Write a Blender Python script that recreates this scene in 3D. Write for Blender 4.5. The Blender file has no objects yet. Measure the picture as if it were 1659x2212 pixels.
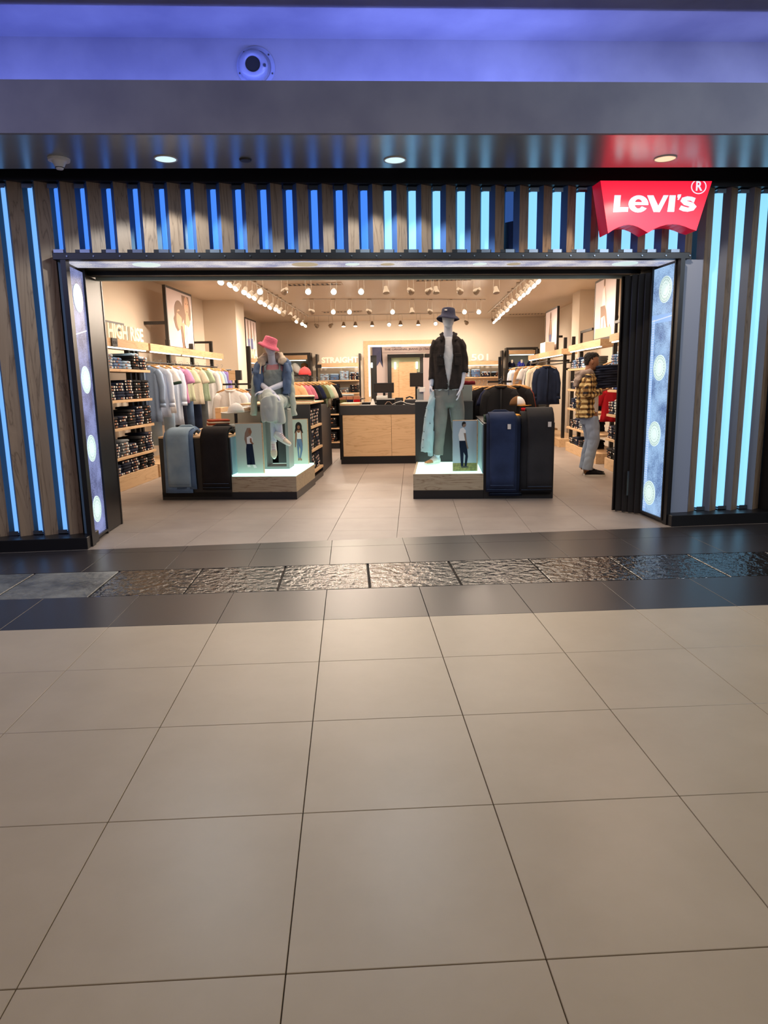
import bpy, bmesh, math, random
from mathutils import Vector, Matrix, Euler, noise
PI = math.pi
sc = bpy.context.scene
COL = sc.collection
TF, TG, TB = 0.0905, 0.1385, 0.0972          # turn of the mall floor grid and of the shopfront against the shop interior
RF, RG, RB = Matrix.Rotation(TF, 4, 'Z'), Matrix.Rotation(TG, 4, 'Z'), Matrix.Rotation(TB, 4, 'Z')
# ------------------------------------------------------------------ camera
YAW, PIT, ROL = 0.046 - TF, -0.1854, -0.018
def make_camera():
    cy, sy, cp, sp = math.cos(YAW), math.sin(YAW), math.cos(PIT), math.sin(PIT)
    fw = Vector((sy*cp, cy*cp, sp)); rt = Vector((cy, -sy, 0)); up = rt.cross(fw)
    cr, sr = math.cos(ROL), math.sin(ROL)
    r2 = cr*rt + sr*up; u2 = -sr*rt + cr*up
    cd = bpy.data.cameras.new('camera'); cd.sensor_fit = 'HORIZONTAL'; cd.sensor_width = 36.0
    cd.lens = 1500.0/1659.0*36.0; cd.clip_end = 100
    co = bpy.data.objects.new('camera', cd); COL.objects.link(co)
    co.matrix_world = Matrix(((r2.x, u2.x, -fw.x, 0), (r2.y, u2.y, -fw.y, 0), (r2.z, u2.z, -fw.z, 1.32), (0, 0, 0, 1)))
    sc.camera = co
make_camera()
# ------------------------------------------------------------------ exposure, world
sc.view_settings.view_transform = 'Standard'; sc.view_settings.look = 'None'
sc.view_settings.exposure = 0.0; sc.view_settings.gamma = 1.0; sc.view_settings.use_curve_mapping = False
w = bpy.data.worlds.new('world'); sc.world = w; w.use_nodes = True
w.node_tree.nodes['Background'].inputs[0].default_value = (0.62, 0.55, 0.47, 1)
w.node_tree.nodes['Background'].inputs[1].default_value = 0.13
# ------------------------------------------------------------------ lights
def srgb(r, g, b):
    def f(c):
        c /= 255.0
        return c/12.92 if c <= 0.04045 else ((c+0.055)/1.055)**2.4
    return (f(r), f(g), f(b))
def light(kind, loc, power, col, aim=None, size=0.1, size_y=None, spot=None, blend=0.6, M=None, spread=None):
    ld = bpy.data.lights.new('lamp', kind); ld.energy = power; ld.color = col
    if kind == 'AREA':
        ld.shape = 'RECTANGLE'; ld.size = size; ld.size_y = size_y or size
        if spread: ld.spread = spread
    else: ld.shadow_soft_size = size
    if kind == 'SPOT': ld.spot_size = spot; ld.spot_blend = blend
    o = bpy.data.objects.new('lamp', ld); COL.objects.link(o)
    loc = Vector(loc); a = Vector(aim) if aim else loc+Vector((0, 0, -1))
    if M: loc = M @ loc; a = M @ a
    o.rotation_mode = 'QUATERNION'
    o.rotation_quaternion = (a-loc).to_track_quat('-Z', 'Y'); o.location = loc
    return o
WARM = (1.0, 0.83, 0.66)
# unseen concourse ceiling lamps behind and above the visitor, then added cool and blue fills
light('AREA', (0, -1.5, 4.6), 30, (1.0, 0.88, 0.74), size=8, size_y=4, M=RF)
light('AREA', (0.3, 2.5, 4.7), 36, (1.0, 0.86, 0.70), size=6, size_y=1.6, M=RF)
light('AREA', (4.6, 1.0, 3.4), 95, (0.72, 0.85, 1.0), aim=(2.5, 5.8, 2.2), size=2, size_y=1.5, M=RG)  # cool fill added to brighten the right part of the fascia
light('AREA', (-4.0, 1.6, 3.6), 55, (0.46, 0.50, 1.0), aim=(-1.5, 5.6, 3.0), size=2.5, size_y=1.5, M=RG)  # blue fill added to tint the left part of the fascia
# blue cove lamp behind the lip of the bulkhead
light('AREA', (-1.6, 4.912, 3.107), 44, (0.20, 0.27, 1.0), aim=(-1.6, 5.126, 3.483), size=6.5, size_y=0.03, M=RB)
light('AREA', (2.6, 4.912, 3.107), 24, (0.30, 0.37, 1.0), aim=(2.6, 5.126, 3.483), size=5.0, size_y=0.03, M=RB)
# downlights in the soffit
for x, y, c, p in ((-1.0, 5.40, (0.80, 0.92, 1.0), 42), (0.635, 5.37, (0.80, 0.92, 1.0), 42), (2.62, 5.28, (1.0, 0.82, 0.62), 30)):
    light('SPOT', (x, y, 2.885), p*1.6, c, size=0.03, spot=math.radians(142), blend=0.2, M=RG)
# shop ceiling: the beams of the track spotlights, then added area fill
for x, y in ((-2.7, 10.6), (-2.7, 12.6), (-2.7, 14.8), (-2.7, 17.6)):
    light('SPOT', (x, y, 2.74), 156, WARM, aim=(x-1.3, y, 1.0), size=0.12, spot=math.radians(125), blend=0.9)
for x, y in ((1.92, 11.4), (1.95, 13.2), (2.0, 15.6), (2.06, 18.2)):
    light('SPOT', (x, y, 2.74), 148, WARM, aim=(x+1.1, y, 1.0), size=0.12, spot=math.radians(125), blend=0.9)
for x, y in ((-2.47, 11.65), (-1.7, 11.8), (-1.29, 11.87), (-0.85, 11.95)):
    light('SPOT', (x, y, 2.74), 38, WARM, aim=(x+0.25, y-4.2, 0.0), size=0.09, spot=math.radians(80), blend=0.7)
for x, y in ((-1.67, 15.18), (-1.34, 15.26), (-0.43, 15.47), (1.14, 15.82), (1.45, 15.9)):
    light('SPOT', (x, y, 2.74), 80, WARM, aim=(x, y-4.5, 0.0), size=0.09, spot=math.radians(85), blend=0.7)
for x, y in ((-1.8, 18.9), (-0.6, 18.9), (0.6, 18.9), (1.6, 18.9)):
    light('SPOT', (x, y, 2.74), 120, WARM, aim=(x, 20.6, 1.3), size=0.1, spot=math.radians(120), blend=0.9)
light('AREA', (-0.3, 9.2, 3.0), 185, WARM, size=5.5, size_y=3.0)  # broad fill added to lift the front of the shop, no fitting there
light('AREA', (-0.3, 14.5, 3.0), 275, WARM, size=6.0, size_y=7.0)  # same added fill for the deeper part of the shop
# ------------------------------------------------------------------ materials
def nodes_of(name):
    m = bpy.data.materials.new(name); m.use_nodes = True
    nt = m.node_tree; return m, nt, nt.nodes['Principled BSDF']
def mat(name, rgb, rough=0.6, metal=0.0, emit=None, estr=1.0, bump=0.0, bscale=60, mix=None, mscale=3, spec=None, coat=0, detail=4):
    m, nt, b = nodes_of(name); c = srgb(*rgb)
    b.inputs['Base Color'].default_value = (*c, 1); b.inputs['Roughness'].default_value = rough
    b.inputs['Metallic'].default_value = metal
    if spec is not None: b.inputs['Specular IOR Level'].default_value = spec
    if coat: b.inputs['Coat Weight'].default_value = coat; b.inputs['Coat Roughness'].default_value = 0.1
    if emit:
        b.inputs['Emission Color'].default_value = (*srgb(*emit), 1); b.inputs['Emission Strength'].default_value = estr
    if bump or mix:
        tc = nt.nodes.new('ShaderNodeTexCoord')
    if mix:
        n = nt.nodes.new('ShaderNodeTexNoise'); n.inputs['Scale'].default_value = mscale; n.inputs['Detail'].default_value = detail
        nt.links.new(tc.outputs['Object'], n.inputs['Vector'])
        r = nt.nodes.new('ShaderNodeValToRGB'); r.color_ramp.elements[0].position = 0.35; r.color_ramp.elements[1].position = 0.65
        r.color_ramp.elements[0].color = (*c, 1); r.color_ramp.elements[1].color = (*srgb(*mix), 1)
        nt.links.new(n.outputs['Fac'], r.inputs['Fac']); nt.links.new(r.outputs['Color'], b.inputs['Base Color'])
    if bump:
        n = nt.nodes.new('ShaderNodeTexNoise'); n.inputs['Scale'].default_value = bscale; n.inputs['Detail'].default_value = 3
        nt.links.new(tc.outputs['Object'], n.inputs['Vector'])
        bp = nt.nodes.new('ShaderNodeBump'); bp.inputs['Strength'].default_value = bump; bp.inputs['Distance'].default_value = 0.01
        nt.links.new(n.outputs['Fac'], bp.inputs['Height']); nt.links.new(bp.outputs['Normal'], b.inputs['Normal'])
    return m
def wood(name, a, b_, axis='Z', scale=1.0, rough=0.5):
    m, nt, b = nodes_of(name)
    tc = nt.nodes.new('ShaderNodeTexCoord'); mp = nt.nodes.new('ShaderNodeMapping')
    oi = nt.nodes.new('ShaderNodeObjectInfo'); ad = nt.nodes.new('ShaderNodeVectorMath'); ad.operation = 'ADD'
    sr = {'X': (0.9, 9, 9), 'Y': (9, 0.9, 9), 'Z': (9, 9, 0.9)}[axis]
    mp.inputs['Scale'].default_value = [s*scale for s in sr]
    sc_ = nt.nodes.new('ShaderNodeVectorMath'); sc_.operation = 'SCALE'; sc_.inputs[3].default_value = 37.0
    cmb = nt.nodes.new('ShaderNodeCombineXYZ')
    for k in range(3): nt.links.new(oi.outputs['Random'], cmb.inputs[k])
    nt.links.new(cmb.outputs[0], sc_.inputs[0])
    nt.links.new(tc.outputs['Object'], mp.inputs[0]); nt.links.new(mp.outputs[0], ad.inputs[0]); nt.links.new(sc_.outputs[0], ad.inputs[1])
    n = nt.nodes.new('ShaderNodeTexNoise'); n.inputs['Scale'].default_value = 1.0; n.inputs['Detail'].default_value = 5; n.inputs['Distortion'].default_value = 0.6
    nt.links.new(ad.outputs[0], n.inputs['Vector'])
    mu = nt.nodes.new('ShaderNodeMath'); mu.operation = 'MULTIPLY'; mu.inputs[1].default_value = 9.0
    fr = nt.nodes.new('ShaderNodeMath'); fr.operation = 'PINGPONG'; fr.inputs[1].default_value = 0.5
    nt.links.new(n.outputs['Fac'], mu.inputs[0]); nt.links.new(mu.outputs[0], fr.inputs[0])
    r = nt.nodes.new('ShaderNodeValToRGB')
    r.color_ramp.elements[0].position = 0.0; r.color_ramp.elements[1].position = 0.5
    r.color_ramp.elements[0].color = (*srgb(*b_), 1); r.color_ramp.elements[1].color = (*srgb(*a), 1)
    e = r.color_ramp.elements.new(0.12); e.color = (*[0.25*x+0.75*y for x, y in zip(srgb(*b_), srgb(*a))], 1)
    nt.links.new(fr.outputs[0], r.inputs['Fac']); nt.links.new(r.outputs['Color'], b.inputs['Base Color'])
    b.inputs['Roughness'].default_value = rough
    return m
def denim(name, rgb, fade=None, rough=0.9, var=0.25):
    """woven cotton: fine twill relief, soft uneven fading, plus a little colour change from piece to piece"""
    m, nt, b = nodes_of(name); c = srgb(*rgb); f = srgb(*(fade or [min(255, x*1.35+8) for x in rgb]))
    tc = nt.nodes.new('ShaderNodeTexCoord')
    n = nt.nodes.new('ShaderNodeTexNoise'); n.inputs['Scale'].default_value = 4; n.inputs['Detail'].default_value = 9
    nt.links.new(tc.outputs['Object'], n.inputs['Vector'])
    r = nt.nodes.new('ShaderNodeValToRGB'); r.color_ramp.elements[0].position = 0.25; r.color_ramp.elements[1].position = 0.8
    r.color_ramp.elements[0].color = (*c, 1); r.color_ramp.elements[1].color = (*f, 1)
    nt.links.new(n.outputs['Fac'], r.inputs['Fac'])
    hs = nt.nodes.new('ShaderNodeHueSaturation'); oi = nt.nodes.new('ShaderNodeObjectInfo')
    mr = nt.nodes.new('ShaderNodeMapRange'); mr.inputs['To Min'].default_value = 1-var; mr.inputs['To Max'].default_value = 1+var
    nt.links.new(oi.outputs['Random'], mr.inputs['Value']); nt.links.new(mr.outputs[0], hs.inputs['Value'])
    nt.links.new(r.outputs['Color'], hs.inputs['Color']); nt.links.new(hs.outputs['Color'], b.inputs['Base Color'])
    n2 = nt.nodes.new('ShaderNodeTexNoise'); n2.inputs['Scale'].default_value = 140; n2.inputs['Detail'].default_value = 3
    nt.links.new(tc.outputs['Object'], n2.inputs['Vector'])
    bp = nt.nodes.new('ShaderNodeBump'); bp.inputs['Strength'].default_value = 0.25; bp.inputs['Distance'].default_value = 0.006
    nt.links.new(n2.outputs['Fac'], bp.inputs['Height']); nt.links.new(bp.outputs['Normal'], b.inputs['Normal'])
    b.inputs['Roughness'].default_value = rough; b.inputs['Specular IOR Level'].default_value = 0.2
    return m
def plaid(name):
    m, nt, b = nodes_of(name)
    tc = nt.nodes.new('ShaderNodeTexCoord'); sp = nt.nodes.new('ShaderNodeSeparateXYZ'); nt.links.new(tc.outputs['Object'], sp.inputs[0])
    def stripe(src, freq, thr):
        a = nt.nodes.new('ShaderNodeMath'); a.operation = 'MULTIPLY'; a.inputs[1].default_value = freq; nt.links.new(src, a.inputs[0])
        f = nt.nodes.new('ShaderNodeMath'); f.operation = 'FRACT'; nt.links.new(a.outputs[0], f.inputs[0])
        g = nt.nodes.new('ShaderNodeMath'); g.operation = 'GREATER_THAN'; g.inputs[1].default_value = thr; nt.links.new(f.outputs[0], g.inputs[0])
        return g.outputs[0]
    ax = nt.nodes.new('ShaderNodeMath'); ax.operation = 'ADD'; nt.links.new(sp.outputs[0], ax.inputs[0]); nt.links.new(sp.outputs[1], ax.inputs[1])
    s1, s2 = stripe(ax.outputs[0], 16, 0.55), stripe(sp.outputs[2], 14, 0.55)
    ad = nt.nodes.new('ShaderNodeMath'); ad.operation = 'ADD'; nt.links.new(s1, ad.inputs[0]); nt.links.new(s2, ad.inputs[1])
    dv = nt.nodes.new('ShaderNodeMath'); dv.operation = 'MULTIPLY'; dv.inputs[1].default_value = 0.5; nt.links.new(ad.outputs[0], dv.inputs[0])
    r = nt.nodes.new('ShaderNodeValToRGB'); r.color_ramp.interpolation = 'CONSTANT'
    r.color_ramp.elements[0].color = (*srgb(214, 186, 128), 1); r.color_ramp.elements[1].position = 0.4; r.color_ramp.elements[1].color = (*srgb(122, 88, 44), 1)
    e = r.color_ramp.elements.new(0.9); e.color = (*srgb(28, 20, 22), 1)
    nt.links.new(dv.outputs[0], r.inputs['Fac']); nt.links.new(r.outputs['Color'], b.inputs['Base Color'])
    b.inputs['Roughness'].default_value = 0.9
    return m
def light_denim(name, lo, hi, strength):
    """backlit denim photograph: glowing print with twill weave"""
    m, nt, b = nodes_of(name)
    tc = nt.nodes.new('ShaderNodeTexCoord')
    n = nt.nodes.new('ShaderNodeTexNoise'); n.inputs['Scale'].default_value = 5; n.inputs['Detail'].default_value = 5
    nt.links.new(tc.outputs['Object'], n.inputs['Vector'])
    wv = nt.nodes.new('ShaderNodeTexWave'); wv.wave_type = 'BANDS'; wv.bands_direction = 'DIAGONAL'
    wv.inputs['Scale'].default_value = 55; wv.inputs['Distortion'].default_value = 5; wv.inputs['Detail Scale'].default_value = 8
    nt.links.new(tc.outputs['Object'], wv.inputs['Vector'])
    n3 = nt.nodes.new('ShaderNodeTexNoise'); n3.inputs['Scale'].default_value = 90; n3.inputs['Detail'].default_value = 2
    nt.links.new(tc.outputs['Object'], n3.inputs['Vector'])
    a = nt.nodes.new('ShaderNodeMath'); a.operation = 'MULTIPLY_ADD'; a.inputs[1].default_value = 0.30
    nt.links.new(wv.outputs['Fac'], a.inputs[0]); nt.links.new(n.outputs['Fac'], a.inputs[2])
    a2 = nt.nodes.new('ShaderNodeMath'); a2.operation = 'MULTIPLY_ADD'; a2.inputs[1].default_value = 0.7
    nt.links.new(n3.outputs['Fac'], a2.inputs[0]); nt.links.new(a.outputs[0], a2.inputs[2])
    r = nt.nodes.new('ShaderNodeValToRGB'); r.color_ramp.elements[0].position = 0.60; r.color_ramp.elements[1].position = 0.98
    r.color_ramp.elements[0].color = (*srgb(*lo), 1); r.color_ramp.elements[1].color = (*srgb(*hi), 1)
    dv = nt.nodes.new('ShaderNodeMath'); dv.operation = 'MULTIPLY'; dv.inputs[1].default_value = 0.83; nt.links.new(a2.outputs[0], dv.inputs[0]); nt.links.new(dv.outputs[0], r.inputs['Fac'])
    nt.links.new(r.outputs['Color'], b.inputs['Emission Color']); b.inputs['Emission Strength'].default_value = strength
    b.inputs['Base Color'].default_value = (*srgb(40, 45, 70), 1); b.inputs['Roughness'].default_value = 0.4
    return m
def tile_mat(name, a, b_, rough, rvar=0.1, sc1=2.0, bump=0.0, bsc=20, spec=0.5):
    m, nt, b = nodes_of(name)
    ge = nt.nodes.new('ShaderNodeNewGeometry')
    n = nt.nodes.new('ShaderNodeTexNoise'); n.inputs['Scale'].default_value = sc1; n.inputs['Detail'].default_value = 8; n.inputs['Roughness'].default_value = 0.65
    nt.links.new(ge.outputs['Position'], n.inputs['Vector'])
    r = nt.nodes.new('ShaderNodeValToRGB'); r.color_ramp.elements[0].position = 0.3; r.color_ramp.elements[1].position = 0.7
    r.color_ramp.elements[0].color = (*srgb(*a), 1); r.color_ramp.elements[1].color = (*srgb(*b_), 1)
    nt.links.new(n.outputs['Fac'], r.inputs['Fac']); nt.links.new(r.outputs['Color'], b.inputs['Base Color'])
    mr = nt.nodes.new('ShaderNodeMapRange'); mr.inputs['To Min'].default_value = rough-rvar; mr.inputs['To Max'].default_value = rough+rvar
    nt.links.new(n.outputs['Fac'], mr.inputs['Value']); nt.links.new(mr.outputs[0], b.inputs['Roughness'])
    b.inputs['Specular IOR Level'].default_value = spec
    if bump:
        n2 = nt.nodes.new('ShaderNodeTexNoise'); n2.inputs['Scale'].default_value = bsc; n2.inputs['Detail'].default_value = 4
        nt.links.new(ge.outputs['Position'], n2.inputs['Vector'])
        bp = nt.nodes.new('ShaderNodeBump'); bp.inputs['Strength'].default_value = bump; bp.inputs['Distance'].default_value = 0.02
        nt.links.new(n2.outputs['Fac'], bp.inputs['Height']); nt.links.new(bp.outputs['Normal'], b.inputs['Normal'])
    return m
M = {}
M['tile_light'] = tile_mat('pale_stone_tile', (184, 165, 138), (197, 178, 151), 0.38, 0.03, spec=0.5)
M['tile_dark'] = tile_mat('charcoal_tile', (48, 43, 43), (54, 48, 48), 0.34, 0.012, spec=0.5)
M['tile_slate'] = tile_mat('riven_slate_tile', (34, 31, 30), (48, 44, 42), 0.13, 0.03, bump=0.8, bsc=17, spec=1.0)
M['tile_worn'] = tile_mat('worn_slate_tile', (44, 42, 42), (150, 148, 140), 0.4, 0.1, sc1=3.0, bump=0.5, bsc=22)
M['tile_shop'] = tile_mat('grey_shop_tile', (138, 124, 115), (156, 142, 132), 0.45, 0.05)
M['grout'] = mat('grout', (70, 62, 55), 0.9)
M['grout_pale'] = mat('pale_grout', (176, 160, 145), 0.9)
M['wall'] = mat('cream_paint', (228, 214, 196), 0.75, mix=(231, 217, 199), mscale=1.5)
M['ceil'] = mat('cream_ceiling_paint', (216, 198, 178), 0.45)
M['plaster'] = mat('troweled_plaster', (122, 120, 136), 0.6, mix=(140, 138, 150), mscale=2.2, bump=0.12, bscale=8, detail=7)
M['soffit'] = mat('satin_grey_soffit', (146, 150, 154), 0.27, metal=0.42, mix=(156, 160, 164), mscale=1.6, bump=0.04, bscale=7)
M['black'] = mat('black_laminate', (22, 20, 22), 0.38)
M['black_metal'] = mat('black_powder_metal', (30, 26, 25), 0.35, spec=0.6)
M['charcoal'] = mat('charcoal_laminate', (52, 50, 52), 0.5)
M['darkgloss'] = mat('black_gloss_shutter', (30, 26, 26), 0.34, spec=0.5)
M['teal'] = mat('blue_grey_panel', (112, 142, 158), 0.5)
M['slat_lit_blue'] = mat('slat_side_blue_light', (92, 130, 190), 0.45)  # blue glow of the light strips put into the side colour of the short slats
M['return_panel_lit'] = mat('return_panel_mall_light', (158, 166, 186), 0.5)  # mall light on the return panel put into its paler, bluer colour
M['slat_wood'] = wood('slat_oak', (158, 130, 104), (120, 95, 74), 'Z', 1.0)
M['slat_side'] = mat('slat_side_cool_light', (120, 128, 142), 0.5)  # tall slats: a weaker bluish light mixed into the side colour
M['oak'] = wood('oak_veneer', (224, 186, 144), (202, 160, 118), 'X', 1.0)
M['oak_y'] = wood('oak_veneer_lengthwise', (212, 176, 134), (190, 150, 110), 'Y', 0.8)
M['oak_grey'] = wood('greyed_oak_veneer', (176, 158, 130), (134, 110, 84), 'X', 1.3)
M['led_white'] = mat('led_white', (240, 255, 250), 0.5, emit=(235, 255, 245), estr=3.2)
M['led_shelf'] = mat('shelf_light', (240, 255, 250), 0.5, emit=(240, 255, 240), estr=3.0)
M['led_blue'] = mat('led_blue', (60, 110, 200), 0.5, emit=(74, 140, 246), estr=1.0)
M['led_sky'] = mat('led_sky', (110, 160, 220), 0.5, emit=(112, 172, 240), estr=1.1)
M['led_cyan'] = mat('led_cyan', (140, 200, 240), 0.5, emit=(140, 210, 248), estr=1.12)
M['led_dim'] = mat('led_dim', (50, 70, 110), 0.5, emit=(64, 108, 190), estr=0.5)
M['led_off'] = mat('led_off', (40, 55, 90), 0.4)
M['steel'] = mat('brushed_steel', (128, 136, 146), 0.35, metal=1.0)
M['nozzle'] = mat('grey_nozzle_paint', (138, 142, 168), 0.3)
M['chrome'] = mat('satin_chrome', (168, 156, 140), 0.3, metal=1.0)
M['white'] = mat('white_plastic', (232, 228, 222), 0.4)
M['offwhite'] = mat('offwhite_card', (225, 218, 205), 0.7)
M['letter'] = mat('cream_letters', (252, 240, 214), 0.5, emit=(255, 236, 200), estr=0.25)
M['red_lit'] = mat('lit_red_acrylic', (220, 20, 45), 0.35, emit=(238, 18, 52), estr=1.25)
M['red_side'] = mat('red_side', (150, 10, 35), 0.4, emit=(190, 8, 44), estr=0.5)
M['letter_lit'] = mat('lit_white_letter', (230, 235, 245), 0.4, emit=(226, 232, 246), estr=0.95)
M['lens_on'] = mat('lamp_lens_lit', (255, 250, 235), 0.4, emit=(255, 244, 224), estr=7.0)
M['lens_cool'] = mat('downlight_lens_cool', (225, 245, 255), 0.4, emit=(200, 232, 250), estr=1.1)
M['lens_warm'] = mat('downlight_lens_warm', (250, 225, 190), 0.4, emit=(250, 214, 168), estr=1.0)
M['den_dark'] = light_denim('backlit_denim_dark', (28, 32, 74), (150, 160, 214), 0.9)
M['den_light'] = light_denim('backlit_denim_light', (40, 72, 136), (172, 210, 248), 1.0)
M['den_top'] = light_denim('backlit_denim_top', (90, 104, 160), (226, 222, 220), 1.0)
M['den_seam'] = mat('backlit_seam', (120, 150, 200), 0.4, emit=(136, 178, 228), estr=0.9)
M['lip'] = mat('pale_green_grey_paint', (196, 208, 198), 0.6)
M['btn_lit'] = mat('backlit_button', (200, 216, 214), 0.3, emit=(202, 224, 222), estr=0.95)
M['btn_ring'] = mat('backlit_button_ring', (150, 180, 178), 0.3, emit=(150, 178, 174), estr=0.8)
M['stitch'] = mat('backlit_stitch', (190, 190, 190), 0.3, emit=(206, 214, 226), estr=1.0)
M['mann'] = mat('mannequin_grey', (202, 206, 224), 0.45)
M['skin'] = mat('tanned_skin', (150, 102, 74), 0.55)
M['hair'] = mat('dark_hair', (20, 14, 12), 0.8, bump=0.8, bscale=120)
M['plaid'] = plaid('yellow_plaid_flannel')
for k, v in dict(j_dark=((22, 24, 36), (38, 42, 60)), j_black=((20, 20, 22), (36, 35, 36)), j_blue=((30, 38, 60), (46, 58, 88)), j_light=((126, 150, 176), (172, 192, 208)),
                 j_mid=((74, 96, 132), (116, 140, 172)), j_grey=((92, 96, 100), (128, 132, 134)), j_brown=((27, 23, 24), (38, 33, 33)), j_navy=((20, 26, 44), (36, 46, 70)),
                 j_stone=((150, 158, 158), (184, 190, 186)), j_char=((40, 39, 41), (52, 50, 51)), j_royal=((34, 50, 104), (56, 78, 140))).items():
    M[k] = denim(k+'_denim', v[0], v[1])
for k, v in dict(c_white=(232, 228, 226), c_cream=(222, 208, 186), c_pink=(206, 146, 184), c_rose=(206, 120, 136), c_green=(168, 186, 158), c_lime=(204, 210, 176), c_mint=(160, 214, 190),
                 c_red=(176, 24, 34), c_maroon=(104, 26, 36), c_orange=(214, 150, 60), c_tan=(180, 140, 100), c_yellow=(226, 206, 120), c_black=(24, 22, 26), c_navy=(30, 34, 60),
                 c_grey=(130, 128, 128), c_olive=(92, 92, 56), c_brown=(110, 76, 46), c_blue=(156, 176, 206), c_stripe=(206, 214, 230), c_coral=(214, 92, 92), c_purple=(150, 130, 190), c_teal=(60, 170, 160),
                 c_royal=(44, 56, 180), c_peach=(240, 190, 140), c_rust=(140, 56, 30), c_dkgreen=(44, 62, 52)).items():
    M[k] = mat(k+'_cotton', v, 0.9, bump=0.35, bscale=35, spec=0.2)
M['tag'] = mat('kraft_tag', (158, 104, 76), 0.7)
M['tag_white'] = mat('white_tag', (236, 226, 214), 0.6)
M['wood_hanger'] = mat('wooden_hanger', (214, 160, 100), 0.5)
M['print_bg'] = mat('poster_pinkish', (234, 216, 214), 0.6)
M['print_brown'] = mat('poster_brown', (150, 122, 104), 0.6)
M['print_skin'] = mat('poster_skin', (220, 176, 146), 0.6)
M['print_white'] = mat('poster_white', (246, 240, 236), 0.6)
M['print_blue'] = mat('poster_blue', (92, 98, 140), 0.6, mix=(110, 112, 150), mscale=3)
M['print_text'] = mat('poster_text', (120, 100, 112), 0.6)
M['card_bg'] = mat('card_pale', (198, 208, 196), 0.55)
M['card_blue'] = mat('card_pale_blue', (176, 194, 206), 0.55)
M['card_ground'] = mat('card_straw', (150, 144, 84), 0.7, mix=(112, 110, 70), mscale=40)
M['screen'] = mat('monitor_screen', (50, 44, 42), 0.3)
M['rubber'] = mat('dark_rubber', (20, 18, 18), 0.7)
M['sole'] = mat('white_sole', (232, 230, 224), 0.5)
M['mint_lit'] = mat('lit_plinth_top', (210, 250, 240), 0.4, emit=(196, 252, 236), estr=1.35)
M['grey_plinth'] = mat('grey_board', (138, 144, 142), 0.55)
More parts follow.
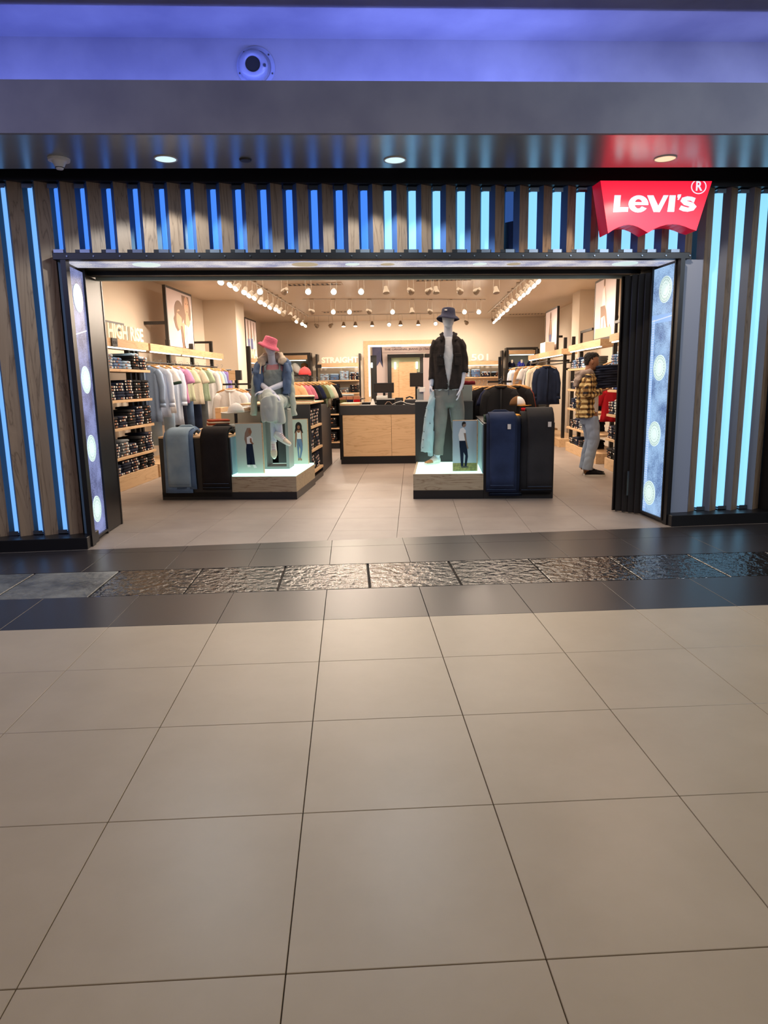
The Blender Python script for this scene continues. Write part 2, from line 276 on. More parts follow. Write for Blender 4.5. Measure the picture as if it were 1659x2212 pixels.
# ------------------------------------------------------------------ mesh helpers
class MB:
    """collects faces, then becomes one mesh"""
    def __init__(s): s.v = []; s.f = []; s.m = []; s.mats = []; s.cur = 0
    def use(s, m):
        m = M[m] if isinstance(m, str) else m
        if m not in s.mats: s.mats.append(m)
        s.cur = s.mats.index(m); return s
    def face(s, pts):
        i = len(s.v); s.v += [tuple(p) for p in pts]; s.f.append(tuple(range(i, i+len(pts)))); s.m.append(s.cur)
    def raw(s, vs, fs):
        i = len(s.v); s.v += [tuple(p) for p in vs]
        for f in fs: s.f.append(tuple(i+k for k in f)); s.m.append(s.cur)
        return s
    def box(s, x0, x1, y0, y1, z0, z1, mtx=None, bev=0.0):
        if x1 < x0: x0, x1 = x1, x0
        if y1 < y0: y0, y1 = y1, y0
        if z1 < z0: z0, z1 = z1, z0
        b = min(bev, (x1-x0)*.4, (y1-y0)*.4, (z1-z0)*.4)
        if b <= 0:
            vs = [Vector(p) for p in ((x0, y0, z0), (x1, y0, z0), (x1, y1, z0), (x0, y1, z0), (x0, y0, z1), (x1, y0, z1), (x1, y1, z1), (x0, y1, z1))]
            fs = [(0, 3, 2, 1), (4, 5, 6, 7), (0, 1, 5, 4), (1, 2, 6, 5), (2, 3, 7, 6), (3, 0, 4, 7)]
        else:
            bm = bmesh.new(); bmesh.ops.create_cube(bm, size=1)
            for v in bm.verts: v.co = Vector(((x0+x1)/2+v.co.x*(x1-x0), (y0+y1)/2+v.co.y*(y1-y0), (z0+z1)/2+v.co.z*(z1-z0)))
            bmesh.ops.bevel(bm, geom=bm.edges[:], offset=b, segments=1, affect='EDGES')
            vs = [v.co.copy() for v in bm.verts]; fs = [[v.index for v in f.verts] for f in bm.faces]; bm.free()
        if mtx: vs = [mtx @ v for v in vs]
        return s.raw(vs, fs)
    def prism(s, poly, z0, z1, mtx=None):
        """polygon in XY raised from z0 to z1 (counter-clockwise)"""
        n = len(poly); vs = [Vector((p[0], p[1], z0)) for p in poly]+[Vector((p[0], p[1], z1)) for p in poly]
        if mtx: vs = [mtx @ v for v in vs]
        return s.raw(vs, [tuple(range(n-1, -1, -1)), tuple(range(n, 2*n))]+[(k, (k+1) % n, n+(k+1) % n, n+k) for k in range(n)])
    def xzprism(s, poly, y0, y1):
        """polygon in XZ, extruded along Y"""
        n = len(poly); vs = [Vector((p[0], y0, p[1])) for p in poly]+[Vector((p[0], y1, p[1])) for p in poly]
        return s.raw(vs, [tuple(range(n)), tuple(range(2*n-1, n-1, -1))]+[(n+k, n+(k+1) % n, (k+1) % n, k) for k in range(n)])
    def cyl(s, a, b, r0, r1=None, n=12, caps=True):
        a = Vector(a); b = Vector(b); r1 = r0 if r1 is None else r1
        d = (b-a).normalized(); u = d.orthogonal().normalized(); w_ = d.cross(u)
        R0 = [a+(u*math.cos(2*PI*k/n)+w_*math.sin(2*PI*k/n))*r0 for k in range(n)]
        R1 = [b+(u*math.cos(2*PI*k/n)+w_*math.sin(2*PI*k/n))*r1 for k in range(n)]
        fs = [(k, (k+1) % n, n+(k+1) % n, n+k) for k in range(n)]
        if caps: fs += [tuple(range(n-1, -1, -1)), tuple(range(n, 2*n))]
        return s.raw(R0+R1, fs)
    def loft(s, rings, cap=True, closed=True):
        n = len(rings[0]); vs = [p for r in rings for p in r]; fs = []
        for i in range(len(rings)-1):
            for k in range(n if closed else n-1):
                fs.append((i*n+k, i*n+(k+1) % n, (i+1)*n+(k+1) % n, (i+1)*n+k))
        if cap and closed: fs += [tuple(range(n-1, -1, -1)), tuple(range((len(rings)-1)*n, len(rings)*n))]
        return s.raw(vs, fs)
    def tube(s, pts, rad, n=10, flat=None, up=None, caps=True):
        """tapered limb along pts; flat = per-point (ru, rw) replaces rad; round-ended"""
        pts = [Vector(p) for p in pts]; rings = []
        up = Vector(up) if up else Vector((0, 1, 0))
        for i, p in enumerate(pts):
            d = (pts[min(i+1, len(pts)-1)]-pts[max(i-1, 0)]).normalized()
            u = up-d*up.dot(d)
            if u.length < 0.05: u = d.orthogonal()
            u.normalize(); w_ = d.cross(u)
            ru, rw = flat[i] if flat else (rad[i], rad[i])
            rings.append([p+u*(math.cos(2*PI*k/n)*ru)+w_*(math.sin(2*PI*k/n)*rw) for k in range(n)])
        return s.loft(rings, caps)
    def ball(s, c, r, nu=12, nv=8, mtx=None):
        c = Vector(c); r = Vector(r) if not isinstance(r, (int, float)) else Vector((r, r, r))
        rings = []
        for j in range(1, nv):
            a = PI*j/nv
            rings.append([c+Vector((r.x*math.sin(a)*math.cos(2*PI*k/nu), r.y*math.sin(a)*math.sin(2*PI*k/nu), -r.z*math.cos(a))) for k in range(nu)])
        if mtx: rings = [[mtx @ p for p in q] for q in rings]
        return s.loft(rings)
    def mesh(s, name, smooth=False):
        me = bpy.data.meshes.new(name); me.from_pydata(s.v, [], s.f)
        for m in s.mats: me.materials.append(m)
        if s.mats:
            for p, k in zip(me.polygons, s.m): p.material_index = k
        if smooth:
            for p in me.polygons: p.use_smooth = True
        me.update(); return me
def B(m=None):
    b = MB()
    if m: b.use(m)
    return b
def setp(o, label=None, cat=None, group=None, kind=None):
    if label: o['label'] = label
    if cat: o['category'] = cat
    if group: o['group'] = group
    if kind: o['kind'] = kind
    return o
def obj(name, mb, parent=None, mtx=None, smooth=False, **k):
    me = mb.mesh(name, smooth) if isinstance(mb, MB) else mb
    o = bpy.data.objects.new(name, me); COL.objects.link(o)
    if parent: o.parent = parent
    if mtx is not None: o.matrix_local = mtx
    return setp(o, **k)
def thing(name, label, cat, loc=(0, 0, 0), rz=0, group=None, M0=None):
    o = bpy.data.objects.new(name, None); COL.objects.link(o); o.empty_display_size = 0.1
    m = Matrix.Translation(Vector(loc)) @ Matrix.Rotation(rz, 4, 'Z')
    o.matrix_world = (M0 @ m) if M0 else m
    return setp(o, label, cat, group)
def dup(root, mtx, label=None, group=None):
    def cp(o, par):
        c = o.copy(); COL.objects.link(c)
        if par: c.parent = par
        for ch in kids.get(o.name, []): cp(ch, c)
        return c
    kids = {root.name: list(root.children)}
    for ch in root.children: kids[ch.name] = list(ch.children)
    r = cp(root, None); r.matrix_world = mtx
    if label: r['label'] = label
    if group: r['group'] = group
    return r
def T(x, y, z=0, rz=0): return Matrix.Translation((x, y, z)) @ Matrix.Rotation(rz, 4, 'Z')
def bake(o, vox=None, smooth=6, sub=0, disp=0.0, dscale=8, seed=0, zs=1.0):
    """fuse the overlapping lofts of o into one continuous skin and keep the result as plain mesh"""
    if vox:
        md = o.modifiers.new('r', 'REMESH'); md.mode = 'VOXEL'; md.voxel_size = vox
    if smooth:
        md = o.modifiers.new('s', 'SMOOTH'); md.iterations = smooth; md.factor = 0.5
    if sub:
        md = o.modifiers.new('u', 'SUBSURF'); md.levels = sub; md.render_levels = sub
    dg = bpy.context.evaluated_depsgraph_get(); dg.update()
    me = bpy.data.meshes.new_from_object(o.evaluated_get(dg), preserve_all_data_layers=False, depsgraph=dg)
    mats = [m for m in o.data.materials]
    o.modifiers.clear(); o.data = me
    if not me.materials:
        for m in mats: me.materials.append(m)
    if disp:
        sv = Vector((seed*7.3, seed*3.1, 0))
        nm = [v.normal.copy() for v in me.vertices]
        for v, n_ in zip(me.vertices, nm):
            q = Vector((v.co.x, v.co.y, v.co.z*zs))*dscale+sv
            v.co += n_*(abs(noise.noise(q))*2-0.5)*disp
    for p in me.polygons: p.use_smooth = True
    me.update(); return o
def clip(poly, a, b, c):
    """keep the side a*x+b*y+c >= 0"""
    out = []
    for i, p in enumerate(poly):
        q = poly[(i+1) % len(poly)]; dp = a*p[0]+b*p[1]+c; dq = a*q[0]+b*q[1]+c
        if dp >= 0: out.append(p)
        if (dp >= 0) != (dq >= 0):
            t = dp/(dp-dq); out.append((p[0]+(q[0]-p[0])*t, p[1]+(q[1]-p[1])*t))
    return out
def area(poly): return 0.5*sum(p[0]*q[1]-q[0]*p[1] for p, q in zip(poly, poly[1:]+poly[:1]))
def glyph(text, x0, x1, z0, z1, y0=0.0, depth=0.02, bold=0.0, m='letter'):
    """one word (or letter) fitted into a box in the XZ plane, readable from -Y"""
    cu = bpy.data.curves.new('t', 'FONT'); cu.body = text; cu.size = 1.0; cu.offset = bold; cu.resolution_u = 3
    o = bpy.data.objects.new('t', cu); COL.objects.link(o)
    dg = bpy.context.evaluated_depsgraph_get(); dg.update()
    cu.extrude = 0.5; dg.update()
    me = bpy.data.meshes.new_from_object(o.evaluated_get(dg), depsgraph=dg)
    xs = [v.co.x for v in me.vertices]; ys = [v.co.y for v in me.vertices]
    ax, bx, ay, by = min(xs), max(xs), min(ys), max(ys)
    for v in me.vertices:
        x, y, z = v.co
        v.co = (x0+(x-ax)/(bx-ax)*(x1-x0), y0-z*depth, z0+(y-ay)/(by-ay)*(z1-z0))
    bpy.data.objects.remove(o); bpy.data.curves.remove(cu)
    me.materials.clear(); me.materials.append(M[m]); return me
def join_meshes(name, ms):
    b = MB()
    for me in ms:
        b.use(me.materials[0]); b.raw([v.co.copy() for v in me.vertices], [tuple(p.vertices) for p in me.polygons])
    return b.mesh(name)

def split_letters(me, m='letter'):
    """the separate letters of a word, each its own mesh"""
    adj = {}
    for e in me.edges:
        a, c = e.vertices; adj.setdefault(a, []).append(c); adj.setdefault(c, []).append(a)
    bm = bmesh.new(); bm.from_mesh(me); bmesh.ops.remove_doubles(bm, verts=bm.verts[:], dist=1e-5); bm.verts.ensure_lookup_table()
    seen = set(); out = []
    for v in bm.verts:
        if v.index in seen: continue
        st = [v]; comp = []; seen.add(v.index)
        while st:
            q = st.pop(); comp.append(q)
            for e in q.link_edges:
                o = e.other_vert(q)
                if o.index not in seen: seen.add(o.index); st.append(o)
        idx = {q.index: i for i, q in enumerate(comp)}; fs = []
        done = set()
        for q in comp:
            for f in q.link_faces:
                if f.index not in done: done.add(f.index); fs.append([idx[w_.index] for w_ in f.verts])
        b = MB().use(m); b.raw([q.co.copy() for q in comp], fs); out.append(b)
    bm.free(); return out
# ------------------------------------------------------------------ floor
X0 = -0.1797                                           # a joint line of the concourse tiles (floor-grid frame)
base = B('grout'); P = lambda x, y: (RF @ Vector((x, y, 0)))[:2]
gc = lambda x, y: (RG @ Vector((x, y, 0)))
base.box(-7, 7, -3, 21.2, -0.2, -0.012)
floor = obj('floor', base, kind='structure')
# threshold line of the shop in world: through G(-4,5.80) and G(6,5.80)
ga, gb = gc(-6, 5.79), gc(6, 5.79)
tx, ty = gb.x-ga.x, gb.y-ga.y
def side(keep):                                        # half-plane for the shop side (+1) or the concourse side (-1)
    return (-ty*keep, tx*keep, (ty*ga.x-tx*ga.y)*keep)
jw = 0.0014
shared = {}
def tile(x0, x1, y0, y1, m, frame, hp=None, zt=0.0, th=0.011, bev=0.0012):
    j = jw
    poly = [(x0+j, y0+j), (x1-j, y0+j), (x1-j, y1-j), (x0+j, y1-j)]
    if hp:
        wp = [tuple((frame @ Vector((p[0], p[1], 0)))[:2]) for p in poly]
        cl = clip(wp, *hp)
        if len(cl) < 3 or area(cl) < 0.002: return
        if len(cl) != 4 or abs(area(cl)-area(wp)) > 1e-6:
            b = B(m); b.prism(cl, zt-th, zt); return obj('tile', b, floor)
    key = (round(x1-x0, 4), round(y1-y0, 4), m, th)
    if key not in shared:
        b = B(m); b.box(-(x1-x0)/2+j, (x1-x0)/2-j, -(y1-y0)/2+j, (y1-y0)/2-j, -th, 0, bev=bev); shared[key] = b.mesh('tile')
    return obj('tile', shared[key], floor, frame @ Matrix.Translation(((x0+x1)/2, (y0+y1)/2, zt)))
Y0 = 3.770
for r in range(0, 8):
    for c in range(-7, 8):
        tile(X0+c*.6, X0+c*.6+.6, Y0-.6*(r+1), Y0-.6*r, 'tile_light', RF)
for c in range(-7, 9):
    tile(X0+c*.6, X0+c*.6+.6, Y0, 4.354, 'tile_dark', RF)
    tile(X0+c*.6, X0+c*.6+.6, 4.985, 5.552, 'tile_dark', RF)
    tile(X0+c*.6, X0+c*.6+.6, 5.552, 6.15, 'tile_dark', RF, side(-1))
for c in range(-7, 9):
    x = 0.10+c*.602
    tile(x+.004, x+.598, 4.358, 4.981, 'tile_worn' if c in (-4, -5) else 'tile_slate', RF, zt=0.0, bev=.004)
I4 = Matrix.Identity(4)
hp = side(1)
for r in range(-2, 12):
    for c in range(-7, 7):
        tile(-.155+c*.59, -.155+c*.59+.59, 6.13+(r-1)*.585, 6.13+r*.585, 'tile_shop', I4, hp)
bk = B('tile_shop'); bk.box(-4.4, 3.75, 6.13+11*.585, 20.7, -0.012, 0.0)
obj('shop_floor_beyond', bk, floor)
# ------------------------------------------------------------------ shop room
HC = 3.06
wl = B('wall'); wl.box(-4.5, -4.4, 6.6, 20.8, 0, HC); obj('wall_left', wl, kind='structure')
wr = B('wall'); wr.box(3.75, 3.85, 6.8, 20.8, 0, HC); obj('wall_right', wr, kind='structure')
wc = B('wall'); wc.box(-4.4, -3.71, 14.95, 15.7, 0, HC); obj('wall_pillar_left', wc, kind='structure')
wc = B('wall'); wc.box(3.36, 3.75, 14.64, 15.3, 0, HC); obj('wall_pillar_right', wc, kind='structure')
wb = B('wall'); OX0, OX1, OZ = -1.30, 0.62, 2.37
wb.box(-4.4, OX0, 20.7, 20.8, 0, HC).box(OX1, 3.75, 20.7, 20.8, 0, HC).box(OX0, OX1, 20.7, 20.8, OZ, HC)
obj('wall_back', wb, kind='structure')
ce = B('ceil'); ce.box(-4.4, 3.75, 6.9, 20.8, HC, HC+.1); 
obj('ceiling', ce, kind='structure')
for u, v in ((-1.75, 12.9), (-1.75, 17.9), (0.55, 12.7), (3.1, 19.6)):
    t = thing('ceiling_vent', 'slotted air vent in the shop ceiling %s' % {(-1.75, 12.9): 'near the front left row of lamps', (-1.75, 17.9): 'between the second and third lamp rows, left', (0.55, 12.7): 'above the hat of the standing mannequin', (3.1, 19.6): 'far right by the back wall'}[(u, v)], 'vent', (u, v, HC-.012))
    fr = B('ceil'); fr.box(-.5, .5, -.14, -.12, 0, .012).box(-.5, .5, .12, .14, 0, .012).box(-.5, -.48, -.12, .12, 0, .012).box(.48, .5, -.12, .12, 0, .012)
    obj('frame', fr, t); sl = B('j_grey')
    sl.use('charcoal')
    for k in range(11): sl.box(-.46+k*.084, -.43+k*.084, -.12, .12, .003, .011)
    obj('slat_grid', sl, t)
# alcove behind the back wall: printed wall, fitting-room door frame
for nm, bx in (('wall_alcove_left', (OX0-.1, OX0, 20.8, 22.6, 0, HC-.2)), ('wall_alcove_right', (OX1, OX1+.1, 20.8, 22.6, 0, HC-.2)), ('wall_alcove_back', (OX0-.1, OX1+.1, 22.6, 22.7, 0, HC-.1)), ('ceiling_alcove', (OX0-.1, OX1+.1, 20.8, 22.6, HC-.2, HC-.1)), ('floor_alcove', (OX0, OX1, 20.7, 22.6, -.1, 0))):
    obj(nm, B('wall').box(*bx), kind='structure')
tr = B('oak_y'); tr.box(OX0-.13, OX0, 20.66, 20.72, 0, OZ+.12).box(OX1, OX1+.13, 20.66, 20.72, 0, OZ+.12).box(OX0, OX1, 20.66, 20.72, OZ, OZ+.12)
obj('trim_1', tr, kind='structure')
le = B('led_white'); le.box(OX0+.002, OX0+.05, 20.68, 20.70, .9, OZ-.05).box(OX0+.002, OX1-.002, 20.68, 20.70, OZ-.05, OZ-.002)
le_t = obj('opening_light', le, label='white light strip lining the wood-framed opening in the back wall', cat='light')
# ------------------------------------------------------------------ shopfront (frame G)
def gobj(name, mb, **k):
    return obj(name, mb, mtx=RG, **k)
wf = B('teal'); wf.box(-4.3, -2.03, 6.12, 6.2, 0, 3.0).box(3.20, 4.6, 6.12, 6.2, 0, 3.0).box(-2.03, 3.2, 6.12, 6.2, 2.39, 3.0)
wf.use('wall').box(-4.3, -2.03, 6.2, 6.9, 0, 3.05).box(3.22, 4.6, 6.2, 6.9, 0, 3.05)
front = gobj('wall_front', wf, kind='structure')
kb = B('black'); kb.box(-4.3, -1.917, 5.80, 6.12, 0, 0.10, bev=.004).box(3.124, 4.07, 5.80, 6.12, 0, 0.10, bev=.004).box(4.07, 4.7, 5.74, 6.12, 0, 3.0)
gobj('baseboard_front', kb, kind='structure')
tb = B('black'); tb.box(-4.5, 4.8, 5.93, 6.2, 2.885, 3.25).box(-4.5, 4.8, 5.3, 6.2, 3.25, 3.3); gobj('trim_2', tb, kind='structure')
hd = B('black'); hd.box(-2.0, 3.2, 5.90, 5.985, 2.30, 2.352, bev=.003).box(-2.0, 3.2, 5.985, 6.2, 2.34, 2.39)
hd.box(-2.03, 3.2, 6.33, 6.9, 2.315, 2.40).box(-1.95, 3.1, 6.60, 6.72, 2.284, 2.315)
header = gobj('trim_3', hd, kind='structure')
lip = B('lip'); lip.box(-1.93, 3.06, 6.74, 6.80, 2.262, 2.32); gobj('trim_4', lip, kind='structure')
SL = [-1.91, -1.709, -1.509, -1.304, -1.1, -0.897, -0.698, -0.5, -0.3, -0.094, 0.108, 0.311, 0.513, 0.709, 0.911, 1.114, 1.32, 1.524, 1.73, 1.931, 2.136, 2.341, 2.545, 2.755, 2.965, 3.176]
al_ = math.radians(31); ca, sa = math.cos(al_), math.sin(al_)
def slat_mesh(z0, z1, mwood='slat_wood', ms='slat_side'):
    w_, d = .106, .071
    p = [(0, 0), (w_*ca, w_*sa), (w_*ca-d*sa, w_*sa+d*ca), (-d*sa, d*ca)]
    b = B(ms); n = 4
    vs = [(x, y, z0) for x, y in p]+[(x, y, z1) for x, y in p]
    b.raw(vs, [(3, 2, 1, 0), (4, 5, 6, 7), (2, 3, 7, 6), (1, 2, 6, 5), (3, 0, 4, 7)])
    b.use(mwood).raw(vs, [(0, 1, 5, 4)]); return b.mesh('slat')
def strip_mesh(z0, z1, m, z2=None, m2=None, thin=False):
    b = B(m); p = [(-.0366-.004, .061+.004), (-.0926, .115), (-.087, .121), (-.0326, .069)] if thin else [(-.0366-.004, .061+.004), (-.0880, .126), (-.0800, .132), (-.0326, .069)]
    b.prism([p[0], p[3], p[2], p[1]][::-1] if False else [p[0], p[3], p[2], p[1]], z0, z1)
    if m2: b.use(m2).prism([p[0], p[3], p[2], p[1]], z2, z0)
    return b.mesh('light_strip')
def bracket_mesh(z, up):
    b = B('steel'); s = 1 if up else -1
    b.box(-.105, -.03, .030, .036, z, z+s*.035).box(-.105, -.03, .030, .11, z, z+s*.004)
    return b.mesh('bracket')
sm_s, sm_l = slat_mesh(2.352, 2.885, ms='slat_lit_blue'), slat_mesh(0.10, 2.885)
st_m = {c: strip_mesh(2.37, 2.86, c) for c in ('led_blue', 'led_cyan')}
st_d = strip_mesh(2.62, 2.86, 'led_dim', 2.37, 'led_off')
br1, br2 = bracket_mesh(2.356, True), bracket_mesh(2.878, False)
bl1, = [bracket_mesh(0.104, True)]
for k, x in enumerate(SL):
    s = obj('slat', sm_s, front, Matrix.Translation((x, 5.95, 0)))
    m = st_d if k == 18 else st_m['led_blue' if k < 13 else 'led_cyan']
    obj('light_strip', m, s); obj('bracket', br1, s); obj('bracket', br2, s)
lt = {c: strip_mesh(.12, 2.86, c, thin=(c == 'led_sky')) for c in ('led_sky', 'led_cyan')}
for x in (-2.90, -2.70, -2.498, -2.302, -2.1):
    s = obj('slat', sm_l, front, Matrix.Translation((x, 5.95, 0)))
    if x > -2.6 or True: obj('light_strip', lt['led_sky'], s)
    obj('bracket', bl1, s); obj('bracket', br2, s)
for x in (3.352, 3.56, 3.768, 3.975):
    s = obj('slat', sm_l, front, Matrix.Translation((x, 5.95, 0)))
    if x > 3.4: obj('light_strip', lt['led_cyan'], s)
    obj('bracket', bl1, s); obj('bracket', br2, s)
# broad return panel beside the opening, right
rp = B('return_panel_lit'); rp.prism([(3.350, 5.955), (3.350, 6.10), (3.15, 6.10), (3.15, 5.94)], .1, 2.30); obj('return_panel', rp, front)
lpn = B('teal'); lpn.prism([(-1.99, 5.98), (-1.935, 5.96), (-1.94, 6.02), (-1.985, 6.12)], .1, 2.30); obj('return_panel', lpn, front)
# rivets under the slats
rv = B('steel')
for k, x in enumerate(SL): rv.cyl((x+.02, 5.899, 2.325), (x+.02, 5.892, 2.325), .006, n=8)
obj('rivet_row', rv, header, kind='stuff')
# black door posts and glowing denim panels of the reveal
jb = B('black'); jb.box(-1.945, -1.905, 5.90, 5.985, 0, 2.30).box(-2.05, -1.955, 6.02, 6.9, 0, 2.34)
jb.box(3.112, 3.150, 5.88, 5.95, 0, 2.30).box(3.135, 3.24, 5.95, 6.9, 0, 2.34)
gobj('trim_5', jb, kind='structure')
t = thing('light_box', 'tall backlit panel printed with dark denim and metal buttons, left side of the entrance', 'light box', (-1.952, 6.01, 0), M0=RG)
b = B('den_dark'); b.box(0, .012, 0, .40, .05, 2.28); obj('panel', b, t)
b = B('black'); b.box(.0, .03, -.02, 0, .03, 2.30).box(0, .03, .40, .42, .03, 2.30).box(0, .03, 0, .40, .03, .05); obj('frame', b, t)
def button(par, y, z, side, r=.115):
    o = B('btn_lit'); x = .0125 if side > 0 else -.0125; s = side
    o.cyl((x, y, z), (x+s*.003, y, z), r, n=28)
    bo = obj('button_print', o, par); q = B('btn_ring')
    for rr, h in ((r*.93, .0034), (r*.48, .0040)):
        for k in range(28):
            a0, a1 = 2*PI*k/28, 2*PI*(k+1)/28
            q.face([(x+s*h, y+math.cos(a)*q_, z+math.sin(a)*q_) for a, q_ in ((a0, rr), (a1, rr), (a1, rr*.93), (a0, rr*.93))])
    for k in range(20):
        a = 2*PI*k/20
        q.box(x+s*.003, x+s*.0036, y+math.cos(a)*r*.72-.006, y+math.cos(a)*r*.72+.006, z+math.sin(a)*r*.72-.009, z+math.sin(a)*r*.72+.009)
    obj('rim', q, bo)
for z, y in ((2.05, .22), (1.38, .22), (.80, .20), (.27, .19)): button(t, y, z, 1)
st = B('stitch')
for k in range(60): st.box(.012, .0142, .055, .066, .08+k*.022, .094+k*.022)
for k in range(26): st.box(.012, .0135, .06+k*.012, .067+k*.012, 1.74+k*.002, 1.75+k*.002)
obj('stitching', st, t, kind='stuff')
t = thing('light_box', 'tall backlit panel printed with pale denim and metal buttons, right side of the entrance', 'light box', (3.132, 5.965, 0), M0=RG)
b = B('den_light'); b.box(-.012, 0, 0, .40, .05, 2.28); obj('panel', b, t)
b = B('black'); b.box(-.03, 0, -.02, 0, .03, 2.30).box(-.03, 0, .40, .42, .03, 2.30).box(-.03, 0, 0, .40, .03, .05); obj('frame', b, t)
for z, y in ((2.08, .17), (1.40, .20), (.80, .23), (.24, .27)): button(t, y, z, -1)
st = B('stitch')
sb = B('den_seam'); sb.box(-.0128, -.012, .335, .385, .05, 1.82).box(-.0128, -.012, 0, .40, 1.80, 1.87); obj('seam', sb, t)
for k in range(80): st.box(-.0142, -.012, .345, .353, .08+k*.022, .094+k*.022).box(-.0142, -.012, .370, .377, .08+k*.022, .094+k*.022)
for k in range(26): st.box(-.0135, -.012, .02+k*.0145, .028+k*.0145, 1.84-k*.001, 1.85-k*.001)
obj('stitching', st, t, kind='stuff')
t = thing('light_box', 'long backlit denim print under the lintel of the entrance', 'light box', (0, 0, 2.305), M0=RG)
b = B('den_top'); b.box(-1.95, 3.16, 5.99, 6.33, 0, .012); obj('panel', b, t)
q = B('btn_lit')
for k, x in enumerate((-1.35, -.05, .35, .65, 1.45, 1.75, 2.75)):
    q2 = B('btn_lit' if k % 2 == 0 else 'letter'); q2.cyl((x, 6.17, -.001), (x, 6.17, -.004), .11 if k in (0, 1, 6) else .06, n=24); obj('button_print', q2, t)
# folded shutter leaves
t = thing('folding_shutter', 'black folding shutter pushed together at the right of the entrance', 'shutter', (0, 0, 0), M0=RG)
pts = [(3.13, 6.40), (3.07, 6.42), (3.10, 6.45), (3.03, 6.47), (3.06, 6.50), (2.99, 6.52), (3.02, 6.56), (2.95, 6.58), (2.97, 6.63), (2.925, 6.61)]
for a, b_ in zip(pts, pts[1:]):
    d = Vector((b_[0]-a[0], b_[1]-a[1])).normalized(); n_ = Vector((-d.y, d.x))*.007
    m = B('darkgloss'); m.prism([(a[0]+n_.x, a[1]+n_.y), (a[0]-n_.x, a[1]-n_.y), (b_[0]-n_.x, b_[1]-n_.y), (b_[0]+n_.x, b_[1]+n_.y)], .01, 2.26)
    obj('leaf', m, t)
m = B('black_metal'); m.box(3.005, 3.035, 6.475, 6.49, .18, .42); obj('lock_box', m, t)
t = thing('shutter_leaf', 'flat dark shutter leaf beside the left denim light panel', 'shutter', (0, 0, 0), M0=RG)
m = B('darkgloss'); m.prism([(-1.965, 6.45), (-1.940, 6.45), (-1.925, 6.86), (-1.955, 6.87)], .01, 2.27); obj('panel', m, t)
m = B('black_metal'); m.box(-1.955, -1.92, 6.86, 6.89, .0, 2.28).box(-1.965, -1.93, 6.43, 6.45, 0, 2.29); obj('edge_post', m, t)
# ------------------------------------------------------------------ concourse bulkhead (frame G)
def bobj(name, mb, **k): return obj(name, mb, mtx=RB, **k)
sf = B('soffit'); sf.box(-5.5, 6, 4.89, 5.60, 2.90, 2.95); bobj('ceiling_soffit', sf, kind='structure')
lipm = B('plaster'); lipm.box(-5.5, 6, 4.858, 4.89, 2.90, 3.208); bobj('ceiling_fascia', lipm, kind='structure')
cv = B('plaster'); cv.box(-5.5, 6, 5.323, 5.60, 2.95, 3.652); bobj('ceiling_cove', cv, kind='structure')
bmx = B('plaster'); bmx.box(-5.5, 6, 3.9, 5.60, 3.652, 3.80).box(-5.5, 6, 3.9, 4.797, 3.596, 3.652); bobj('ceiling_and_shade_drop', bmx, kind='structure')  # ceiling slab; its lower front drop is added to keep a shaded strip dark
# air nozzle in the cove
t = thing('air_nozzle', 'round white ventilation jet nozzle high on the blue-lit bulkhead', 'vent', (-.55, 5.323, 3.471), M0=RB); t.scale = (.85, .85, .85)
def lathe(prof, n=32, mtx=None):
    rings = [[Vector((r*math.cos(2*PI*k/n), -y, r*math.sin(2*PI*k/n))) for k in range(n)] for r, y in prof]
    if mtx: rings = [[mtx @ p for p in q] for q in rings]
    return rings
b = B('nozzle'); b.loft(lathe([(.155, 0), (.155, .006), (.125, .010), (.122, -.01)]), cap=False); obj('flange', b, t, smooth=False)
b = B('nozzle'); b.loft(lathe([(.122, -.008), (.118, .022), (.105, .045), (.08, .055), (.066, .058), (.060, .05), (.058, -.0)], 32, Matrix.Translation((-.02, 0, .008))), cap=False)
obj('dome', b, t, smooth=True)
b = B('rubber'); b.cyl((-.02, -.04, .008), (-.02, -.043, .008), .060, n=28); obj('throat', b, t)
b = B('steel'); b.cyl((.075, -.03, -.005), (.075, -.06, -.005), .012, n=12); obj('screw', b, t)
for a in (40, 130, 200, 340):
    b = B('charcoal'); x, z = .14*math.cos(math.radians(a)), .14*math.sin(math.radians(a)); b.cyl((x, -.008, z), (x, -.012, z), .007, n=8); obj('bolt', b, t)
# fittings in the soffit
def downlight(x, y, lens, label):
    t = thing('downlight', label, 'light', (x*.9405, y*.9405, 2.9), M0=RG); t.scale = (.94, .94, .94)
    b = B('white'); n = 28
    rings = [[Vector((r*math.cos(2*PI*k/n), r*math.sin(2*PI*k/n), z)) for k in range(n)] for r, z in ((.088, 0), (.088, -.006), (.078, -.007), (.076, -.001))]
    b.loft(rings, cap=False); obj('trim_ring', b, t, smooth=True)
    b = B(lens); b.cyl((0, 0, -.001), (0, 0, -.004), .076, n=n); obj('lens', b, t)
downlight(-1.06, 5.76, 'lens_cool', 'round cool-white downlight in the soffit, left, above the wooden slats')
downlight(.673, 5.722, 'lens_cool', 'round cool-white downlight in the soffit above the middle of the entrance')
downlight(2.79, 5.61, 'lens_warm', 'round warm downlight in the red-tinted soffit over the sign')
t = thing('smoke_detector', 'small beige smoke detector on the soffit at far left', 'smoke detector', (-1.736, 5.448, 2.9), M0=RG)
b = B('white'); b.cyl((0, 0, 0), (0, 0, -.016), .075, .072, n=24); obj('base', b, t)
b = B('white'); b.cyl((0, 0, -.016), (0, 0, -.055), .05, .03, n=20).cyl((0, 0, -.055), (0, 0, -.07), .03, .022, n=20); obj('chamber', b, t)
b = B('rubber'); b.cyl((0, 0, -.058), (0, 0, -.061), .0315, n=20); obj('slot', b, t)
